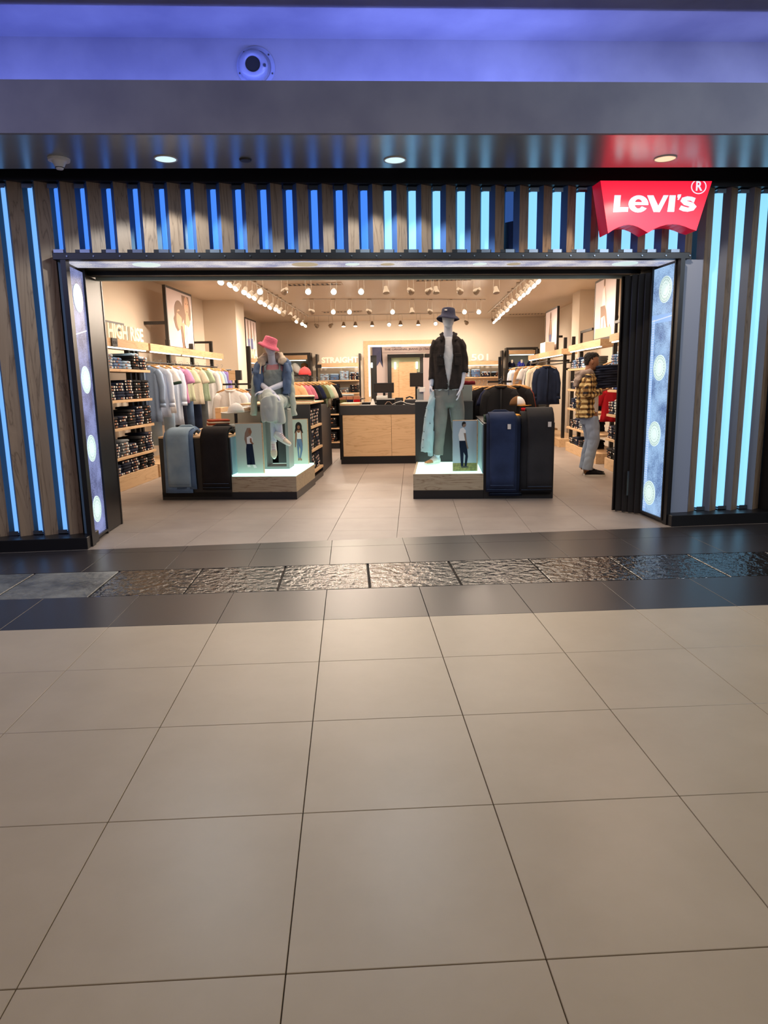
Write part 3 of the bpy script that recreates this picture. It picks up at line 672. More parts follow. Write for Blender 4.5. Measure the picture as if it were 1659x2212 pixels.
t = obj('sensor_cap', B('charcoal').cyl((0, 0, 0), (0, 0, -.012), .045, .04, n=20), mtx=RG @ T(-.439, 5.41, 2.9), label='small dark disc sensor on the soffit between smoke detector and middle downlight', cat='sensor')
# ------------------------------------------------------------------ the sign
t = thing('shop_sign', 'red illuminated batwing shop sign with white letters over the entrance', 'sign', (0, 5.72, 0), M0=RG)
def arc(xa, xb, zb, h, n=8): return [(xa+(xb-xa)*k/n, zb+h*math.sin(PI*k/n)) for k in range(1, n)]
poly = [(2.317, 2.862), (2.395, 2.468)]+arc(2.395, 2.733, 2.470, .064)+[(2.733, 2.472)]+arc(2.733, 3.075, 2.475, .064)+[(3.075, 2.482), (3.150, 2.52)] 
poly = [(2.317, 2.862), (2.397, 2.466)]+arc(2.397, 2.733, 2.468, .064)+[(2.733, 2.470)]+arc(2.733, 3.143, 2.478, .060)+[(3.143, 2.488), (3.250, 2.866)]
b = B('red_lit'); n = len(poly)
b.face([(x, 0, z) for x, z in poly]); obj('face', b, t)
b = B('red_side')
b.raw([(x, 0, z) for x, z in poly]+[(x, .17, z) for x, z in poly], [(k, n+k, n+(k+1) % n, (k+1) % n) for k in range(n)]+[tuple(range(2*n-1, n-1, -1))])
obj('case', b, t)
def sx(px): return 2.429+(px-1325)*(3.133-2.429)/(1507-1325)
def sz(py): return 2.753+(py-421)*(2.626-2.753)/(459.5-421)
cr = lambda x: 1240+x/3.96
cz = lambda y: 360+y/3.96
def lp(pts, tilt=0): return [(sx(cr(x)), sz(cz(y))) for x, y in pts]
def letter(name, polys):
    b = B('letter_lit')
    for pl in polys:
        pl = lp(pl)
        if area([(p[0], p[1]) for p in pl]) < 0: pl = pl[::-1]
        b.xzprism(pl, -.006, 0)
    obj(name, b, t)
letter('letter_l', [[(345, 241), (398, 241), (392, 350), (466, 350), (463, 390), (337, 395)], ])
letter('letter_v', [[(624, 240), (676, 240), (722, 338), (764, 238), (806, 238), (737, 391), (686, 391)]])
letter('letter_i', [[(816, 238), (868, 238), (861, 388), (805, 388)]])
letter('apostrophe', [[(886, 231), (914, 229), (911, 252), (896, 280), (886, 276), (892, 258), (884, 256)]])
# e: ring with crossbar; s: double bend, both swept strokes
def ringpoly(cx, cy, rx, ry, tx_, ty_, a0, a1, n=26):
    out = [(cx+rx*math.cos(math.radians(a0+(a1-a0)*k/n)), cy+ry*math.sin(math.radians(a0+(a1-a0)*k/n))) for k in range(n+1)]
    inn = [(cx+tx_*math.cos(math.radians(a0+(a1-a0)*k/n)), cy+ty_*math.sin(math.radians(a0+(a1-a0)*k/n))) for k in range(n+1)]
    return [[out[k], out[k+1], inn[k+1], inn[k]] for k in range(n)]
letter('letter_e', ringpoly(551, 318, 84, 78, 34, 44, 32, 350)+[[(505, 303), (634, 303), (636, 328), (505, 328)]])
def stroke(path):
    return [[(a[0]+a[2], a[1]+a[3]), (b_[0]+b_[2], b_[1]+b_[3]), (b_[0]-b_[2], b_[1]-b_[3]), (a[0]-a[2], a[1]-a[3])] for a, b_ in zip(path, path[1:])]
sp_ = [(1035, 282, -6, 20), (1005, 268, -4, 17), (970, 265, 2, 19), (942, 275, 16, 16), (938, 292, 26, 2), (955, 306, 9, -19), (985, 315, 3, -20), (1015, 324, 8, -20), (1027, 340, 27, 0), (1015, 358, 14, 17), (980, 368, 0, 19), (945, 362, -5, 20), (912, 348, -8, 18)]
letter('letter_s', stroke(sp_))
ro = B('letter_lit')
for q in ringpoly(1064, 157, 67, 68, 58, 59, 0, 360, 32):
    ro.face([(x, -.002, min(z, 2.8645)) for x, z in lp(q)])
obj('registered_ring', ro, t)
g = glyph('R', sx(cr(1040)), sx(cr(1095)), sz(cz(195)), 2.8645, -.003, .002, .02, 'letter_lit')
obj('letter_r', g, t)
# ------------------------------------------------------------------ repeats: folded jeans, hung clothes, lamps
rnd = random.Random(4)
def wp(name, mb, t, smooth=False, **k):
    """a part whose mesh is given in world coordinates"""
    bpy.context.view_layer.update() if False else None
    return obj(name, mb, t, t.matrix_world.inverted() if t.parent is None else None, smooth, **k)
def folded_mesh(m, w_=.23, d=.30, h=.036, patch=True, seed=0, patchm='tag'):
    r = random.Random(seed); b = B(m); rings = []
    prof = [(-.5, -.30), (-.47, -.5), (.5, -.5), (.5, .42), (-.44, .5), (-.5, .25)]
    for k in range(6):
        x = -w_/2+w_*k/5; e = .90 if k in (0, 5) else 1.0; dz = r.uniform(-.08, .08)*h
        rings.append([(x, p[0]*d*(.97 if k in (0, 5) else 1)+(r.uniform(-.006, .006) if p[0] < 0 else 0), h/2+p[1]*h*e+dz*(1 if p[1] > 0 else .3)) for p in prof])
    b.loft(rings)
    if patch:
        b.use(patchm); px = r.uniform(-.05, .05)
        b.box(px-.026, px+.026, -d/2-.003, -d/2+.002, h*.30, h*.78)
        if r.random() < .6: b.use('tag_white').box(px+.045, px+.075, -d/2-.004, -d/2+.002, h*.15, h*.85)
        if r.random() < .5: b.use('tag_white').box(px-.09, px-.065, -d/2-.004, -d/2+.002, h*.2, h*.75)
    return b.mesh('folded_jeans', True)
FJ = {}
def fj(m, v):
    if (m, v) not in FJ: FJ[(m, v)] = folded_mesh(m, seed=hash((m, v)) % 999 if False else v*17+len(m), patch=(v != 3))
    return FJ[(m, v)]
COLN = dict(j_dark='dark indigo', j_black='black', j_blue='blue', j_light='pale blue', j_mid='mid-blue', j_grey='grey', j_brown='brown', j_navy='navy', j_stone='pale grey', j_char='charcoal', j_royal='bright blue')
NJ = [0]; FAR = MB()
ORD = ['first', 'second', 'third', 'fourth', 'fifth', 'sixth', 'seventh', 'eighth', 'ninth', 'tenth', 'eleventh', 'twelfth', 'thirteenth', 'fourteenth', 'fifteenth', 'sixteenth', 'seventeenth']
def stack(x, y, z, rz, n, m, where, topm=None, h=.034, sw=1.0, far=False):
    """n folded jeans on one another; those past the nearest three hundred go into one mass"""
    for k in range(n):
        mm = topm if (topm and k >= n-1) else m
        me = fj(mm, rnd.randrange(4))
        mt = T(x+rnd.uniform(-.006, .006), y+rnd.uniform(-.008, .008), z+k*h, rz+rnd.uniform(-.05, .05)) @ Matrix.Diagonal((sw, 1, h/.036, 1))
        if far:
            base_i = len(FAR.v)
            FAR.v += [tuple(mt @ v.co) for v in me.vertices]
            for p in me.polygons:
                FAR.use(me.materials[p.material_index]); FAR.f.append(tuple(base_i+i for i in p.vertices)); FAR.m.append(FAR.cur)
            continue
        NJ[0] += 1
        o = bpy.data.objects.new('folded_jeans', me); COL.objects.link(o); o.matrix_world = mt
        setp(o, 'folded %s jeans, %s from below, %s' % (COLN[mm].split()[-1], ORD[k], where), 'jeans', 'folded jeans, '+where)
# hung garments: hook at the origin, cloth spread in X, front towards -Y
def ringxz(cx, z, rx, ry, n=16, amp=0.0, ph=0.0, cy=0.0, fr=5):
    return [Vector((cx+rx*math.cos(2*PI*k/n), cy+ry*math.sin(2*PI*k/n)*(1+amp*math.sin(fr*2*PI*k/n+ph)), z)) for k in range(n)]
def hanger_mesh():
    b = B('steel'); b.tube([(0, 0, .0), (.018, 0, .012), (.022, 0, .03), (0, 0, .045), (-.014, 0, .035)], [.0025]*5, 5)
    b.tube([(0, 0, .0), (0, 0, -.04)], [.0025]*2, 5)
    b.use('wood_hanger').tube([(-.2, 0, -.095), (-.1, 0, -.055), (0, 0, -.04), (.1, 0, -.055), (.2, 0, -.095)], None, 6, flat=[(.006, .012)]*5)
    return b.mesh('hanger', True)
HM = hanger_mesh()
def shirt_mesh(m, length=.72, sleeve='long', w_=.205, trim=None, seed=0):
    r = random.Random(seed); b = B(m); ph = r.uniform(0, 6)
    rows = [(-.055, .06, .018), (-.075, .10, .022), (-.10, .165, .026), (-.14, .185, .028), (-.25, w_-.025, .03), (-.45, w_-.02, .032), (-length*.85, w_-.01, .035), (-length, w_, .036)]
    b.loft([ringxz(0, z, rx, ry, 28, .06+.75*(max(0, k-2)/5.0), ph+k*.12, fr=9) for k, (z, rx, ry) in enumerate(rows)])
    for s in (-1, 1):
        if sleeve == 'long':
            p = [(s*.145, 0, -.13), (s*.195, 0, -.19), (s*(.222+r.uniform(0, .015)), -.01, -.36), (s*.228, -.02, -.52), (s*.230, -.02, -.60)]
            b.tube(p, None, 10, flat=[(.026, .062), (.025, .058), (.024, .050), (.022, .044), (.02, .042)])
            b.tube([(s*.230, -.02, -.595), (s*.231, -.02, -.65)], None, 10, flat=[(.022, .046), (.022, .046)])
        elif sleeve == 'short':
            p = [(s*.145, 0, -.12), (s*.195, 0, -.17), (s*.238, -.005, -.27), (s*.245, -.008, -.31)]
            b.tube(p, None, 10, flat=[(.026, .062), (.026, .064), (.026, .066), (.026, .068)])
            if trim: b.use(trim).tube([(s*.240, -.006, -.285), (s*.247, -.008, -.322)], None, 10, flat=[(.029, .070), (.029, .072)]); b.use(m)
    b.tube([(-.075, 0, -.06), (-.03, -.035, -.068), (.03, -.035, -.068), (.075, 0, -.06)], None, 6, flat=[(.012, .016)]*4)
    if sleeve == 'long':
        b.box(-.008, .008, -.062, -.036, -length+.03, -.09)
    return b.mesh('garment', True)
def pants_mesh(m, length=1.0, w_=.19, seed=0):
    r = random.Random(seed); b = B(m)
    b.loft([ringxz(0, z, rx, ry, 16, .1, 1.0) for z, rx, ry in ((-.05, w_*.92, .03), (-.09, w_*.95, .032), (-.20, w_, .045), (-.30, w_*1.02, .05))])
    for s in (-1, 1):
        b.loft([ringxz(s*cx, z, rx, ry, 12, .15, 2+s) for z, cx, rx, ry in ((-.24, w_*.5, w_*.52, .045), (-.5, w_*.53, w_*.48, .045), (-.75, w_*.55, w_*.46, .04), (-length, w_*.56, w_*.47, .04))])
    b.use('j_light').box(-w_*.95, w_*.95, -.034, .034, -.062, -.05)
    return b.mesh('garment', True)
GM = {}
def garment(kind, m, x, y, z, rz, label, group, sc_=1.0, cat=None, **kw):
    key = (kind, m, tuple(sorted(kw.items())))
    if key not in GM: GM[key] = shirt_mesh(m, **kw) if kind == 'shirt' else pants_mesh(m, **kw)
    nm, ct = ('hanging_shirt', 'shirt') if kind == 'shirt' else ('hanging_jeans', 'jeans')
    if kw.get('sleeve') == 'short': nm, ct = 'hanging_tshirt', 't-shirt'
    t = thing(nm, label, cat or ct, (x, y, z), rz, group)
    t.scale = (sc_, sc_, sc_)
    obj('cloth', GM[key], t); obj('hanger', HM, t)
    return t
# ------------------------------------------------------------------ wall racks
def rack(side, v0, v1, label, shelves=(), rail=None, plinth=.19, ztop=1.915, posts=(1, 1), posth=2.05, depth=.36, split=None, pel=True):
    uF = -3.73 if side < 0 else 2.83; d = side
    t = thing('wall_rack', label, 'clothes rack', (uF+d*.2, (v0+v1)/2, 0))
    if pel:
        for a, c in ([(v0, v1)] if not split else split):
            wp('pelmet', B('oak_y').box(uF, uF+d*.30, a+.003, c-.003, ztop-.105, ztop, bev=.002), t)
            wp('light_bar', B('led_shelf').box(uF+d*.012, uF+d*.045, a+.08, c-.08, ztop-.120, ztop-.105), t)
    for k, v in enumerate((v0+.03, v1-.03)):
        if posts[k]: wp('post', B('black_metal').box(uF+d*.20, uF+d*.26, v-.028, v+.028, 0, posth), t)
    for z in shelves:
        s = wp('shelf', B('oak_y').box(uF, uF+d*depth, v0+.01, v1-.01, z-.035, z, bev=.002), t)
    if plinth: wp('plinth', B('oak_y').box(uF, uF+d*.5, v0+.005, v1-.005, 0, plinth, bev=.002), t)
    if rail:
        wp('rail', B('black_metal').cyl((uF+d*.14, v0+.02, rail), (uF+d*.14, v1-.02, rail), .014, n=10), t)
        for v in (v0+.03, v1-.03): wp('rail_arm', B('black_metal').box(uF+d*.14, uF+d*.22, v-.01, v+.01, rail-.012, rail+.012), t)
    return t
LN = 'left wall rack by the entrance'
ra = rack(-1, 8.45, 9.93, 'wood shelf bay full of folded jeans, left wall nearest the entrance', (1.54, 1.15, .797, .423), posts=(0, 1), posth=1.95)
for v in (9.72,): wp('post', B('black_metal').box(-3.99, -3.93, v-.028, v+.028, 0, 1.9), ra)
NS = ('top shelf', 'second shelf', 'third shelf', 'fourth shelf', 'wood plinth')
cols = [['j_light', 'j_mid', 'j_light', 'j_black', 'j_dark'], ['j_dark', 'j_navy', 'j_dark', 'j_black', 'j_black'], ['j_brown', 'j_dark', 'j_black', 'j_dark', 'j_black'],
        ['j_dark', 'j_grey', 'j_dark', 'j_black', 'j_dark'], ['j_navy', 'j_dark', 'j_dark', 'j_black', 'j_black']]
cnt = [[5, 4, 3, 6, 5], [5, 6, 7, 7, 7], [4, 4, 6, 7, 7], [5, 6, 4, 6, 7], [4, 5, 5, 5, 6]]
for i, z in enumerate((1.54, 1.15, .797, .423, .19)):
    for j in range(5):
        n = cnt[i][j]
        stack(-3.90, 8.62+j*.285, z+.001, PI/2, n, cols[i][j], '%s stack, %s, left wall rack' % (ORD[j], NS[i]), topm='j_light' if i == 0 and j > 2 else None, h=.036, sw=1.1)
rack(-1, 10.0, 11.42, 'hanging bay of pale shirts with wooden pelmet, left wall, second from the entrance', rail=1.66, posts=(1, 1))
rack(-1, 11.42, 12.64, 'hanging bay under the portrait poster, left wall, third from the entrance', rail=1.66, posts=(0, 1))
rack(-1, 12.64, 13.88, 'hanging bay before the pillar, left wall, fourth from the entrance', rail=1.66, posts=(0, 1), posth=2.16)
t = thing('frame_bar', 'black metal loop rising above the fourth left wall bay', 'frame', (-3.95, 13.85, 1.9))
wp('bar', B('black_metal').box(-4.38, -3.93, 13.80, 13.85, 2.12, 2.16), t)
G1 = 'clothes on the left wall rail'
def gl(kind, m, v, label, u=-3.87, z=1.66, **k): garment(kind, m, u, v, z, rnd.uniform(-.08, .08), label, G1, **k)
gl('shirt', 'c_blue', 10.12, 'long pale blue shirt hanging first on the left wall rail, next to the shelves', length=.86, sleeve='long', seed=1)
gl('shirt', 'c_stripe', 10.30, 'pale grey-striped long-sleeved shirt, second on the left wall rail', u=-3.80, length=.80, sleeve='long', seed=2)
gl('shirt', 'c_white', 10.48, 'white polo with dark green cuff bands on the left wall rail', u=-3.78, length=.75, sleeve='short', trim='c_dkgreen', seed=3)
gl('pants', 'j_light', 10.66, 'pale blue jeans hanging behind the white polo on the left rail', seed=3, length=1.25)
gl('shirt', 'c_stripe', 10.85, 'light blue long shirt just before the pink tee on the left rail', u=-3.80, length=.95, sleeve='long', seed=4)
gl('shirt', 'c_pink', 11.08, 'pink short-sleeved tee on the left wall rail', u=-3.76, length=.62, sleeve='short', seed=5)
gl('pants', 'j_dark', 11.25, 'dark jeans hanging directly behind the pink tee', length=1.2, seed=5)
gl('shirt', 'c_lime', 11.45, 'pale lime top between two jeans on the left rail', u=-3.78, length=.60, sleeve='short', seed=6)
gl('pants', 'j_mid', 11.62, 'mid-blue jeans hanging behind the lime top', length=1.1, seed=7)
gl('shirt', 'c_cream', 11.86, 'cream short-sleeved tee in the middle of the left rail', u=-3.76, length=.66, sleeve='short', seed=8)
gl('pants', 'j_navy', 12.04, 'very dark blue jeans behind the cream tee', length=1.2, seed=8)
gl('shirt', 'c_green', 12.28, 'light green short-sleeved tee on the left rail', u=-3.77, length=.62, sleeve='short', seed=9)
gl('pants', 'j_grey', 12.45, 'grey-blue jeans hanging behind the green tee', length=1.2, seed=9)
gl('shirt', 'c_white', 12.72, 'white long-sleeved shirt on the fourth bay of the left rail', u=-3.76, length=.95, sleeve='long', seed=10)
gl('shirt', 'c_cream', 12.92, 'cream long-sleeved shirt beside the white one on the left rail', u=-3.74, length=1.0, sleeve='long', seed=11)
gl('shirt', 'c_blue', 13.20, 'pale blue button shirt near the far end of the left rail', u=-3.76, length=.85, sleeve='long', seed=12)
gl('shirt', 'c_purple', 13.42, 'lavender striped shirt near the far end of the left rail', u=-3.74, length=.8, sleeve='long', seed=13)
gl('pants', 'j_navy', 13.66, 'navy denim dungaree hanging last on the left rail', u=-3.72, length=.95, seed=14)
t = thing('hook_arm', 'black wall arms carrying the mint tee and jeans beside the left entrance post', 'rail', (-4.38, 8.25, .95))
wp('arm', B('black_metal').box(-4.40, -3.86, 8.21, 8.23, 1.50, 1.515), t); wp('arm', B('black_metal').box(-4.40, -3.86, 8.27, 8.29, .98, .995), t)
garment('shirt', 'c_mint', -3.90, 8.22, 1.50, 0.3, 'mint green tee hanging beside the left entrance post', 'clothes beside the left entrance post', length=.66, sleeve='short', seed=15)
garment('pants', 'j_navy', -3.90, 8.28, .98, 0.3, 'dark jeans hanging below the mint tee by the left entrance post', 'clothes beside the left entrance post', length=.75, seed=16)
# letters on the first pelmet and the dark panels behind them
def words(name, text, side, v0, v1, z0, z1, label, x=None):
    me = glyph(text, v0, v1, z0, z1, 0, .03, .03)
    u = x if x is not None else (-3.76 if side < 0 else 2.86)
    # glyph runs along X facing -Y; turn it to face the aisle
    mt = Matrix.Translation((u, 0, 0)) @ (Matrix.Rotation(PI/2, 4, 'Z') if side < 0 else Matrix.Rotation(-PI/2, 4, 'Z'))
    if side > 0:
        for v in me.vertices: v.co.x -= (v0+v1)
    t = thing(name, label, 'letters', (u, (v0+v1)/2 if side < 0 else (v0+v1)/2, z0))
    for lb in split_letters(me): obj('letter', lb, t, t.matrix_world.inverted() @ mt)
    return t
words('sign_letters', 'HIGH RISE', -1, 8.67, 9.80, 1.916, 2.10, 'cream standing letters reading HIGH RISE on the left pelmet')
t = thing('dark_screen', 'black frame panels standing behind the HIGH RISE letters', 'panel', (-3.95, 9.2, 1.915))
wp('board', B('black_metal').box(-3.99, -3.97, 8.95, 9.72, 1.915, 2.17), t); wp('board', B('black_metal').box(-3.96, -3.94, 9.62, 9.92, 1.915, 2.13), t)
t = thing('price_sign', 'small dark grey price sign clipped on the left pelmet under HIGH RISE', 'sign', (-3.72, 8.75, 1.81))
wp('card', B('charcoal').box(-3.726, -3.712, 8.68, 8.84, 1.815, 1.915), t)
sg = glyph('50% OFF', 8.70, 8.82, 1.84, 1.88, 0, .002, 0, 'black'); obj('print', sg, t, t.matrix_world.inverted() @ Matrix.Translation((-3.711, 0, 0)) @ Matrix.Rotation(PI/2, 4, 'Z'))
# far left bays
rack(-1, 16.1, 17.4, 'far left wall shelf bay with blue jeans beyond the pillar', (1.50, 1.12, .78), posts=(0, 0), posth=2.1)
rack(-1, 17.4, 18.9, 'last bay of the left wall near the back corner', (1.50, 1.12, .78), posts=(0, 1))
t = thing('tall_post', 'tall broad black post at the start of the far left bays', 'post', (-3.73, 16.0, 0)); wp('upright', B('black_metal').box(-3.80, -3.66, 15.88, 15.96, 0, 2.16), t)
wp('arm', B('black_metal').box(-4.35, -3.80, 15.90, 15.94, 2.10, 2.14), t)
for j in range(4):
    stack(-3.90, 16.3+j*.3, 1.501, PI/2, 6, 'j_mid' if j < 1 else 'j_dark', 'far left', h=.036, far=True)
words('sign_letters', 'MA', -1, 16.35, 17.05, 1.916, 2.13, 'cream letters MA half hidden on the far left pelmet')
# right wall racks
RN = 'right wall rack by the entrance'
rack(1, 9.0, 10.42, 'wood shelf bay of folded jeans, right wall nearest the entrance', (1.50, 1.15, .80, .45), ztop=1.93, plinth=.16, posts=(1, 1), posth=2.0)
rcol = [['j_light', 'j_mid'], ['j_royal', 'j_blue'], ['j_stone', 'j_dark'], ['j_brown', 'j_dark'], ['j_black', 'j_brown']]
rc2 = [['j_grey', 'j_light', 'j_blue', 'j_mid'], ['j_brown', 'j_dark', 'j_char', 'j_dark'], ['j_dark', 'j_dark', 'j_black', 'j_navy'], ['j_dark', 'j_grey', 'j_dark', 'j_black'], ['j_black', 'j_brown', 'j_dark', 'j_char']]
for i, z in enumerate((1.50, 1.15, .80, .45, .16)):
    for j in range(2):
        stack(3.0, 9.97+j*.29, z+.001, -PI/2, (5, 9, 6, 6, 5)[i]-j, rcol[i][j], '%s stack, %s, nearest right wall rack' % (('nearer', 'farther')[j], NS[i]), h=.036, sw=1.1)
rack(1, 10.9, 13.1, 'double wood shelf bay of folded jeans behind the man, right wall', (1.49, 1.13, .79, .45), ztop=1.90, plinth=.16, posts=(1, 1), posth=1.95, split=((10.9, 12.0), (12.0, 13.1)))
for i, z in enumerate((1.49, 1.13, .79, .45, .16)):
    for j in range(4):
        stack(3.0, 11.75+j*.33, z+.001, -PI/2, (5, 5, 6, 5, 4)[i]-(j % 2), rc2[i][j], '%s stack, %s, rack behind the man' % (ORD[j], NS[i]), h=.036, sw=1.1)
rack(1, 13.7, 16.2, 'far right wall bay with pelmet lights and hanging clothes', (), rail=1.62, ztop=1.88, plinth=.16, posts=(1, 1), posth=2.1, split=((13.7, 14.9), (14.9, 16.2)))
rack(1, 16.3, 17.6, 'narrow far right shelf bay near the caps display', (1.36, 1.0, .62), ztop=1.88, posts=(0, 1))
for i, z in enumerate((1.36, 1.0, .62)):
    for j in range(2):
        stack(3.0, 16.5+j*.35, z+.001, -PI/2, 5, ('j_light', 'j_char', 'j_grey')[i], 'far right', h=.045, far=True)
words('sign_letters', 'SL', 1, 9.55, 9.95, 1.931, 2.15, 'cream letters half hidden by the right entrance post, on the near right pelmet')
b = B('offwhite').box(2.85, 3.05, 15.5, 16.1, 1.882, 2.10, bev=.005); obj('carton', b, label='pale printed box standing on the far right pelmet', cat='box')
G2 = 'clothes on the far right rail'
def gr(kind, m, v, label, u=2.62, z=1.62, **k): garment(kind, m, u, v, z, rnd.uniform(-.06, .06)+.25, label, G2, **k)
t = thing('garment_rail', 'free-standing black post rail holding a dark denim jacket, right side of the aisle', 'clothes rail', (2.95, 13.95, 0))
wp('post', B('black_metal').box(2.92, 2.98, 13.92, 13.98, 0, 2.10), t)
wp('rail', B('black_metal').tube([(2.95, 13.95, 1.66), (2.62, 13.95, 1.66), (2.62, 16.0, 1.66)], [.014]*3, 8), t)
for z in (1.50, 1.66, 1.84): wp('knob', B('black_metal').cyl((2.98, 13.95, z), (3.04, 13.95, z), .022, n=10), t)
gr('shirt', 'j_navy', 14.05, 'dark indigo denim jacket hanging at the front of the far right rail', length=.74, sleeve='long', w_=.27, seed=21, sc_=1.08)
gr('shirt', 'c_cream', 14.3, 'cream shirt right behind the dark denim jacket', u=2.5, length=.70, sleeve='long', seed=22)
gr('shirt', 'c_black', 14.5, 'black shirt between cream and white ones on the far right rail', u=2.52, length=.8, sleeve='long', seed=23)
gr('shirt', 'c_white', 14.7, 'white tee with wide sleeves on the far right rail', u=2.42, length=.6, sleeve='short', seed=24)
gr('pants', 'j_char', 14.9, 'charcoal trousers hanging on the far right rail', u=2.45, length=1.15, seed=24)
gr('shirt', 'c_tan', 15.1, 'tan overshirt on the far right rail', u=2.38, length=.75, sleeve='long', seed=25)
gr('pants', 'j_mid', 15.3, 'grey-blue jeans hanging on the far right rail', u=2.36, length=1.2, seed=26)
gr('shirt', 'c_white', 15.5, 'white shirt near the far end of the right rail', u=2.34, length=.7, sleeve='long', seed=27)
gr('shirt', 'c_stripe', 15.7, 'pale striped shirt at the far end of the right rail', u=2.32, length=.8, sleeve='long', seed=28)
gr('pants', 'j_black', 15.9, 'black trousers at the far end of the right rail', u=2.32, length=1.3, seed=29)
garment('shirt', 'c_red', 3.0, 10.62, 1.22, -.3, 'red shirt hanging between the right shelf bays behind the man', 'red clothes by the man', length=.55, sleeve='short', seed=30)
garment('shirt', 'c_black', 3.05, 10.75, 1.6, -.3, 'black hoodie hanging between the right shelf bays', 'dark clothes by the man', length=.9, sleeve='long', seed=31)
# low table ends with folded red knitwear (seen past the counter-side post)
t = thing('low_table', 'low grey display block with wood base behind the standing post, right', 'display table', (2.45, 14.6, 0))
wp('top', B('grey_plinth').box(1.95, 2.80, 14.35, 15.2, .14, .50, bev=.004), t); wp('base', B('oak').box(1.97, 2.78, 14.37, 15.18, 0, .14), t)
for k in range(3):
    me = FJ.setdefault('red', folded_mesh('c_maroon', .3, .28, .04, False, 5)) if k < 2 else FJ.setdefault('rose', folded_mesh('c_rose', .3, .28, .04, False, 6))
    for j in range(2):
        o = bpy.data.objects.new('folded_sweater', me); COL.objects.link(o); o.matrix_world = T(2.17+j*.42, 14.55, .501+k*.04)
        setp(o, 'folded %s sweater, %s from below, %s pile on the low grey block' % ('maroon' if k < 2 else 'pink', ORD[k], ('left', 'right')[j]), 'sweater', 'folded sweaters on the low block, %s pile' % ('left', 'right')[j])
# ------------------------------------------------------------------ posters
def poly_print(parent, shapes, mtx):
    """flat print: coloured outlines in XZ on the sheet, each a hair proud of the one before"""
    b = MB(); y = -.0006
    for m, pl in shapes:
        if isinstance(pl, tuple): cx, cz_, rx, rz_ = pl; pl = [(cx+rx*math.cos(2*PI*k/22), cz_+rz_*math.sin(2*PI*k/22)) for k in range(22)]
        b.use(m)
        if area(pl) < 0: pl = pl[::-1]
        bm = bmesh.new(); f = bm.faces.new([bm.verts.new((p[0], y, p[1])) for p in pl]); bmesh.ops.triangulate(bm, faces=[f])
        bm.verts.index_update(); b.raw([v.co.copy() for v in bm.verts], [[v.index for v in q.verts] for q in bm.faces]); bm.free()
        y -= .0004
    return obj('print', b, parent, mtx)
def wall_poster(side, v0, v1, z0, z1, u, label, shapes, fr=.035, dep=.05):
    w_ = v1-v0; t = thing('framed_poster', label, 'poster', (u, v0 if side < 0 else v1, z0), PI/2 if side < 0 else -PI/2)
    b = B('black_metal'); b.box(0, fr, 0, dep, 0, z1-z0).box(w_-fr*.35, w_, 0, dep, 0, z1-z0).box(fr, w_-fr*.35, 0, dep, z1-z0-fr, z1-z0).box(fr, w_-fr*.35, 0, dep, 0, fr); obj('frame', b, t)
    obj('sheet', B('print_bg').box(fr, w_-fr*.35, .004, dep-.01, fr, z1-z0-fr), t)
    poly_print(t, shapes, Matrix.Translation((0, .003, 0)))
    obj('wall_arm', B('black_metal').box(.01, .05, dep, .40, (z1-z0)*.38, (z1-z0)*.38+.05), t)
    return t
fig1 = [('print_brown', [(.80, .93), (.82, .60), (.86, .45), (1.02, .42), (1.25, .55), (1.26, .72), (1.18, .93)]), ('print_skin', (1.04, .76, .12, .17)), ('print_skin', [(.98, .62), (1.12, .62), (1.2, .48), (1.02, .36), (.94, .46)]),
        ('print_brown', (.62, .62, .24, .20)), ('print_brown', [(.32, .50), (.55, .70), (.78, .55), (.76, .40), (.5, .30), (.40, .36)]), ('print_skin', (.60, .50, .14, .17)), ('print_brown', [(.48, .62), (.70, .66), (.78, .48), (.72, .55)]),
        ('print_skin', [(.74, .46), (.88, .46), (.86, .20), (.78, .14), (.70, .22)]), ('print_brown', [(.66, .40), (.76, .40), (.80, .05), (.88, .07), (.84, .02), (.72, .02), (.70, .2)]), ('print_white', [(.98, .44), (1.16, .36), (1.26, .5), (1.30, .04), (.95, .04)]),
        ('print_brown', (1.0, .80, .02, .012)), ('print_brown', (1.11, .80, .02, .012)), ('print_brown', (1.05, .67, .035, .010))]
wall_poster(-1, 11.57, 12.93, 1.93, 2.93, -4.0, 'framed poster of two long-haired faces leaning together, left wall', fig1)
fig2 = [('print_brown', [(.25, .9), (.32, .95), (.40, .6), (.36, .42), (.22, .45)]), ('print_brown', [(.55, .92), (.62, .93), (.72, .55), (.60, .4), (.50, .5)]), ('print_brown', [(.85, .9), (.92, .9), (.95, .5), (.86, .42)]),
        ('print_blue', [(.20, .48), (.42, .48), (.40, .05), (.34, .05), (.32, .4), (.28, .05), (.22, .05)]), ('print_blue', [(.5, .5), (.74, .5), (.78, .05), (.70, .05), (.64, .4), (.58, .05), (.52, .05)])]
wall_poster(-1, 17.0, 18.2, 1.93, 2.90, -4.0, 'framed poster of thin standing figures, far left wall beyond the pillar', fig2)
fig3 = [('print_brown', (.60, .90, .05, .07)), ('print_skin', [(.56, .85), (.64, .84), (.70, .70), (.72, .60), (.66, .56), (.58, .64)]), ('print_white', [(.50, .78), (.62, .84), (.70, .60), (.66, .50), (.48, .52)]),
        ('print_brown', [(.40, .54), (.66, .54), (.74, .46), (.84, .22), (.92, .14), (.96, .24), (1.00, .2), (.94, .05), (.86, .08), (.66, .38), (.42, .36)]), ('print_brown', [(.42, .36), (.44, .36), (.44, .2), (.42, .2)]), ('print_brown', [(.60, .36), (.62, .36), (.62, .18), (.60, .18)]),
        ('print_skin', [(.12, .20), (1.05, .18), (1.10, .04), (.06, .04)])]
wall_poster(1, 11.15, 12.42, 1.93, 2.92, 3.1, 'framed poster of a seated figure on a stool, right wall near the entrance', fig3)
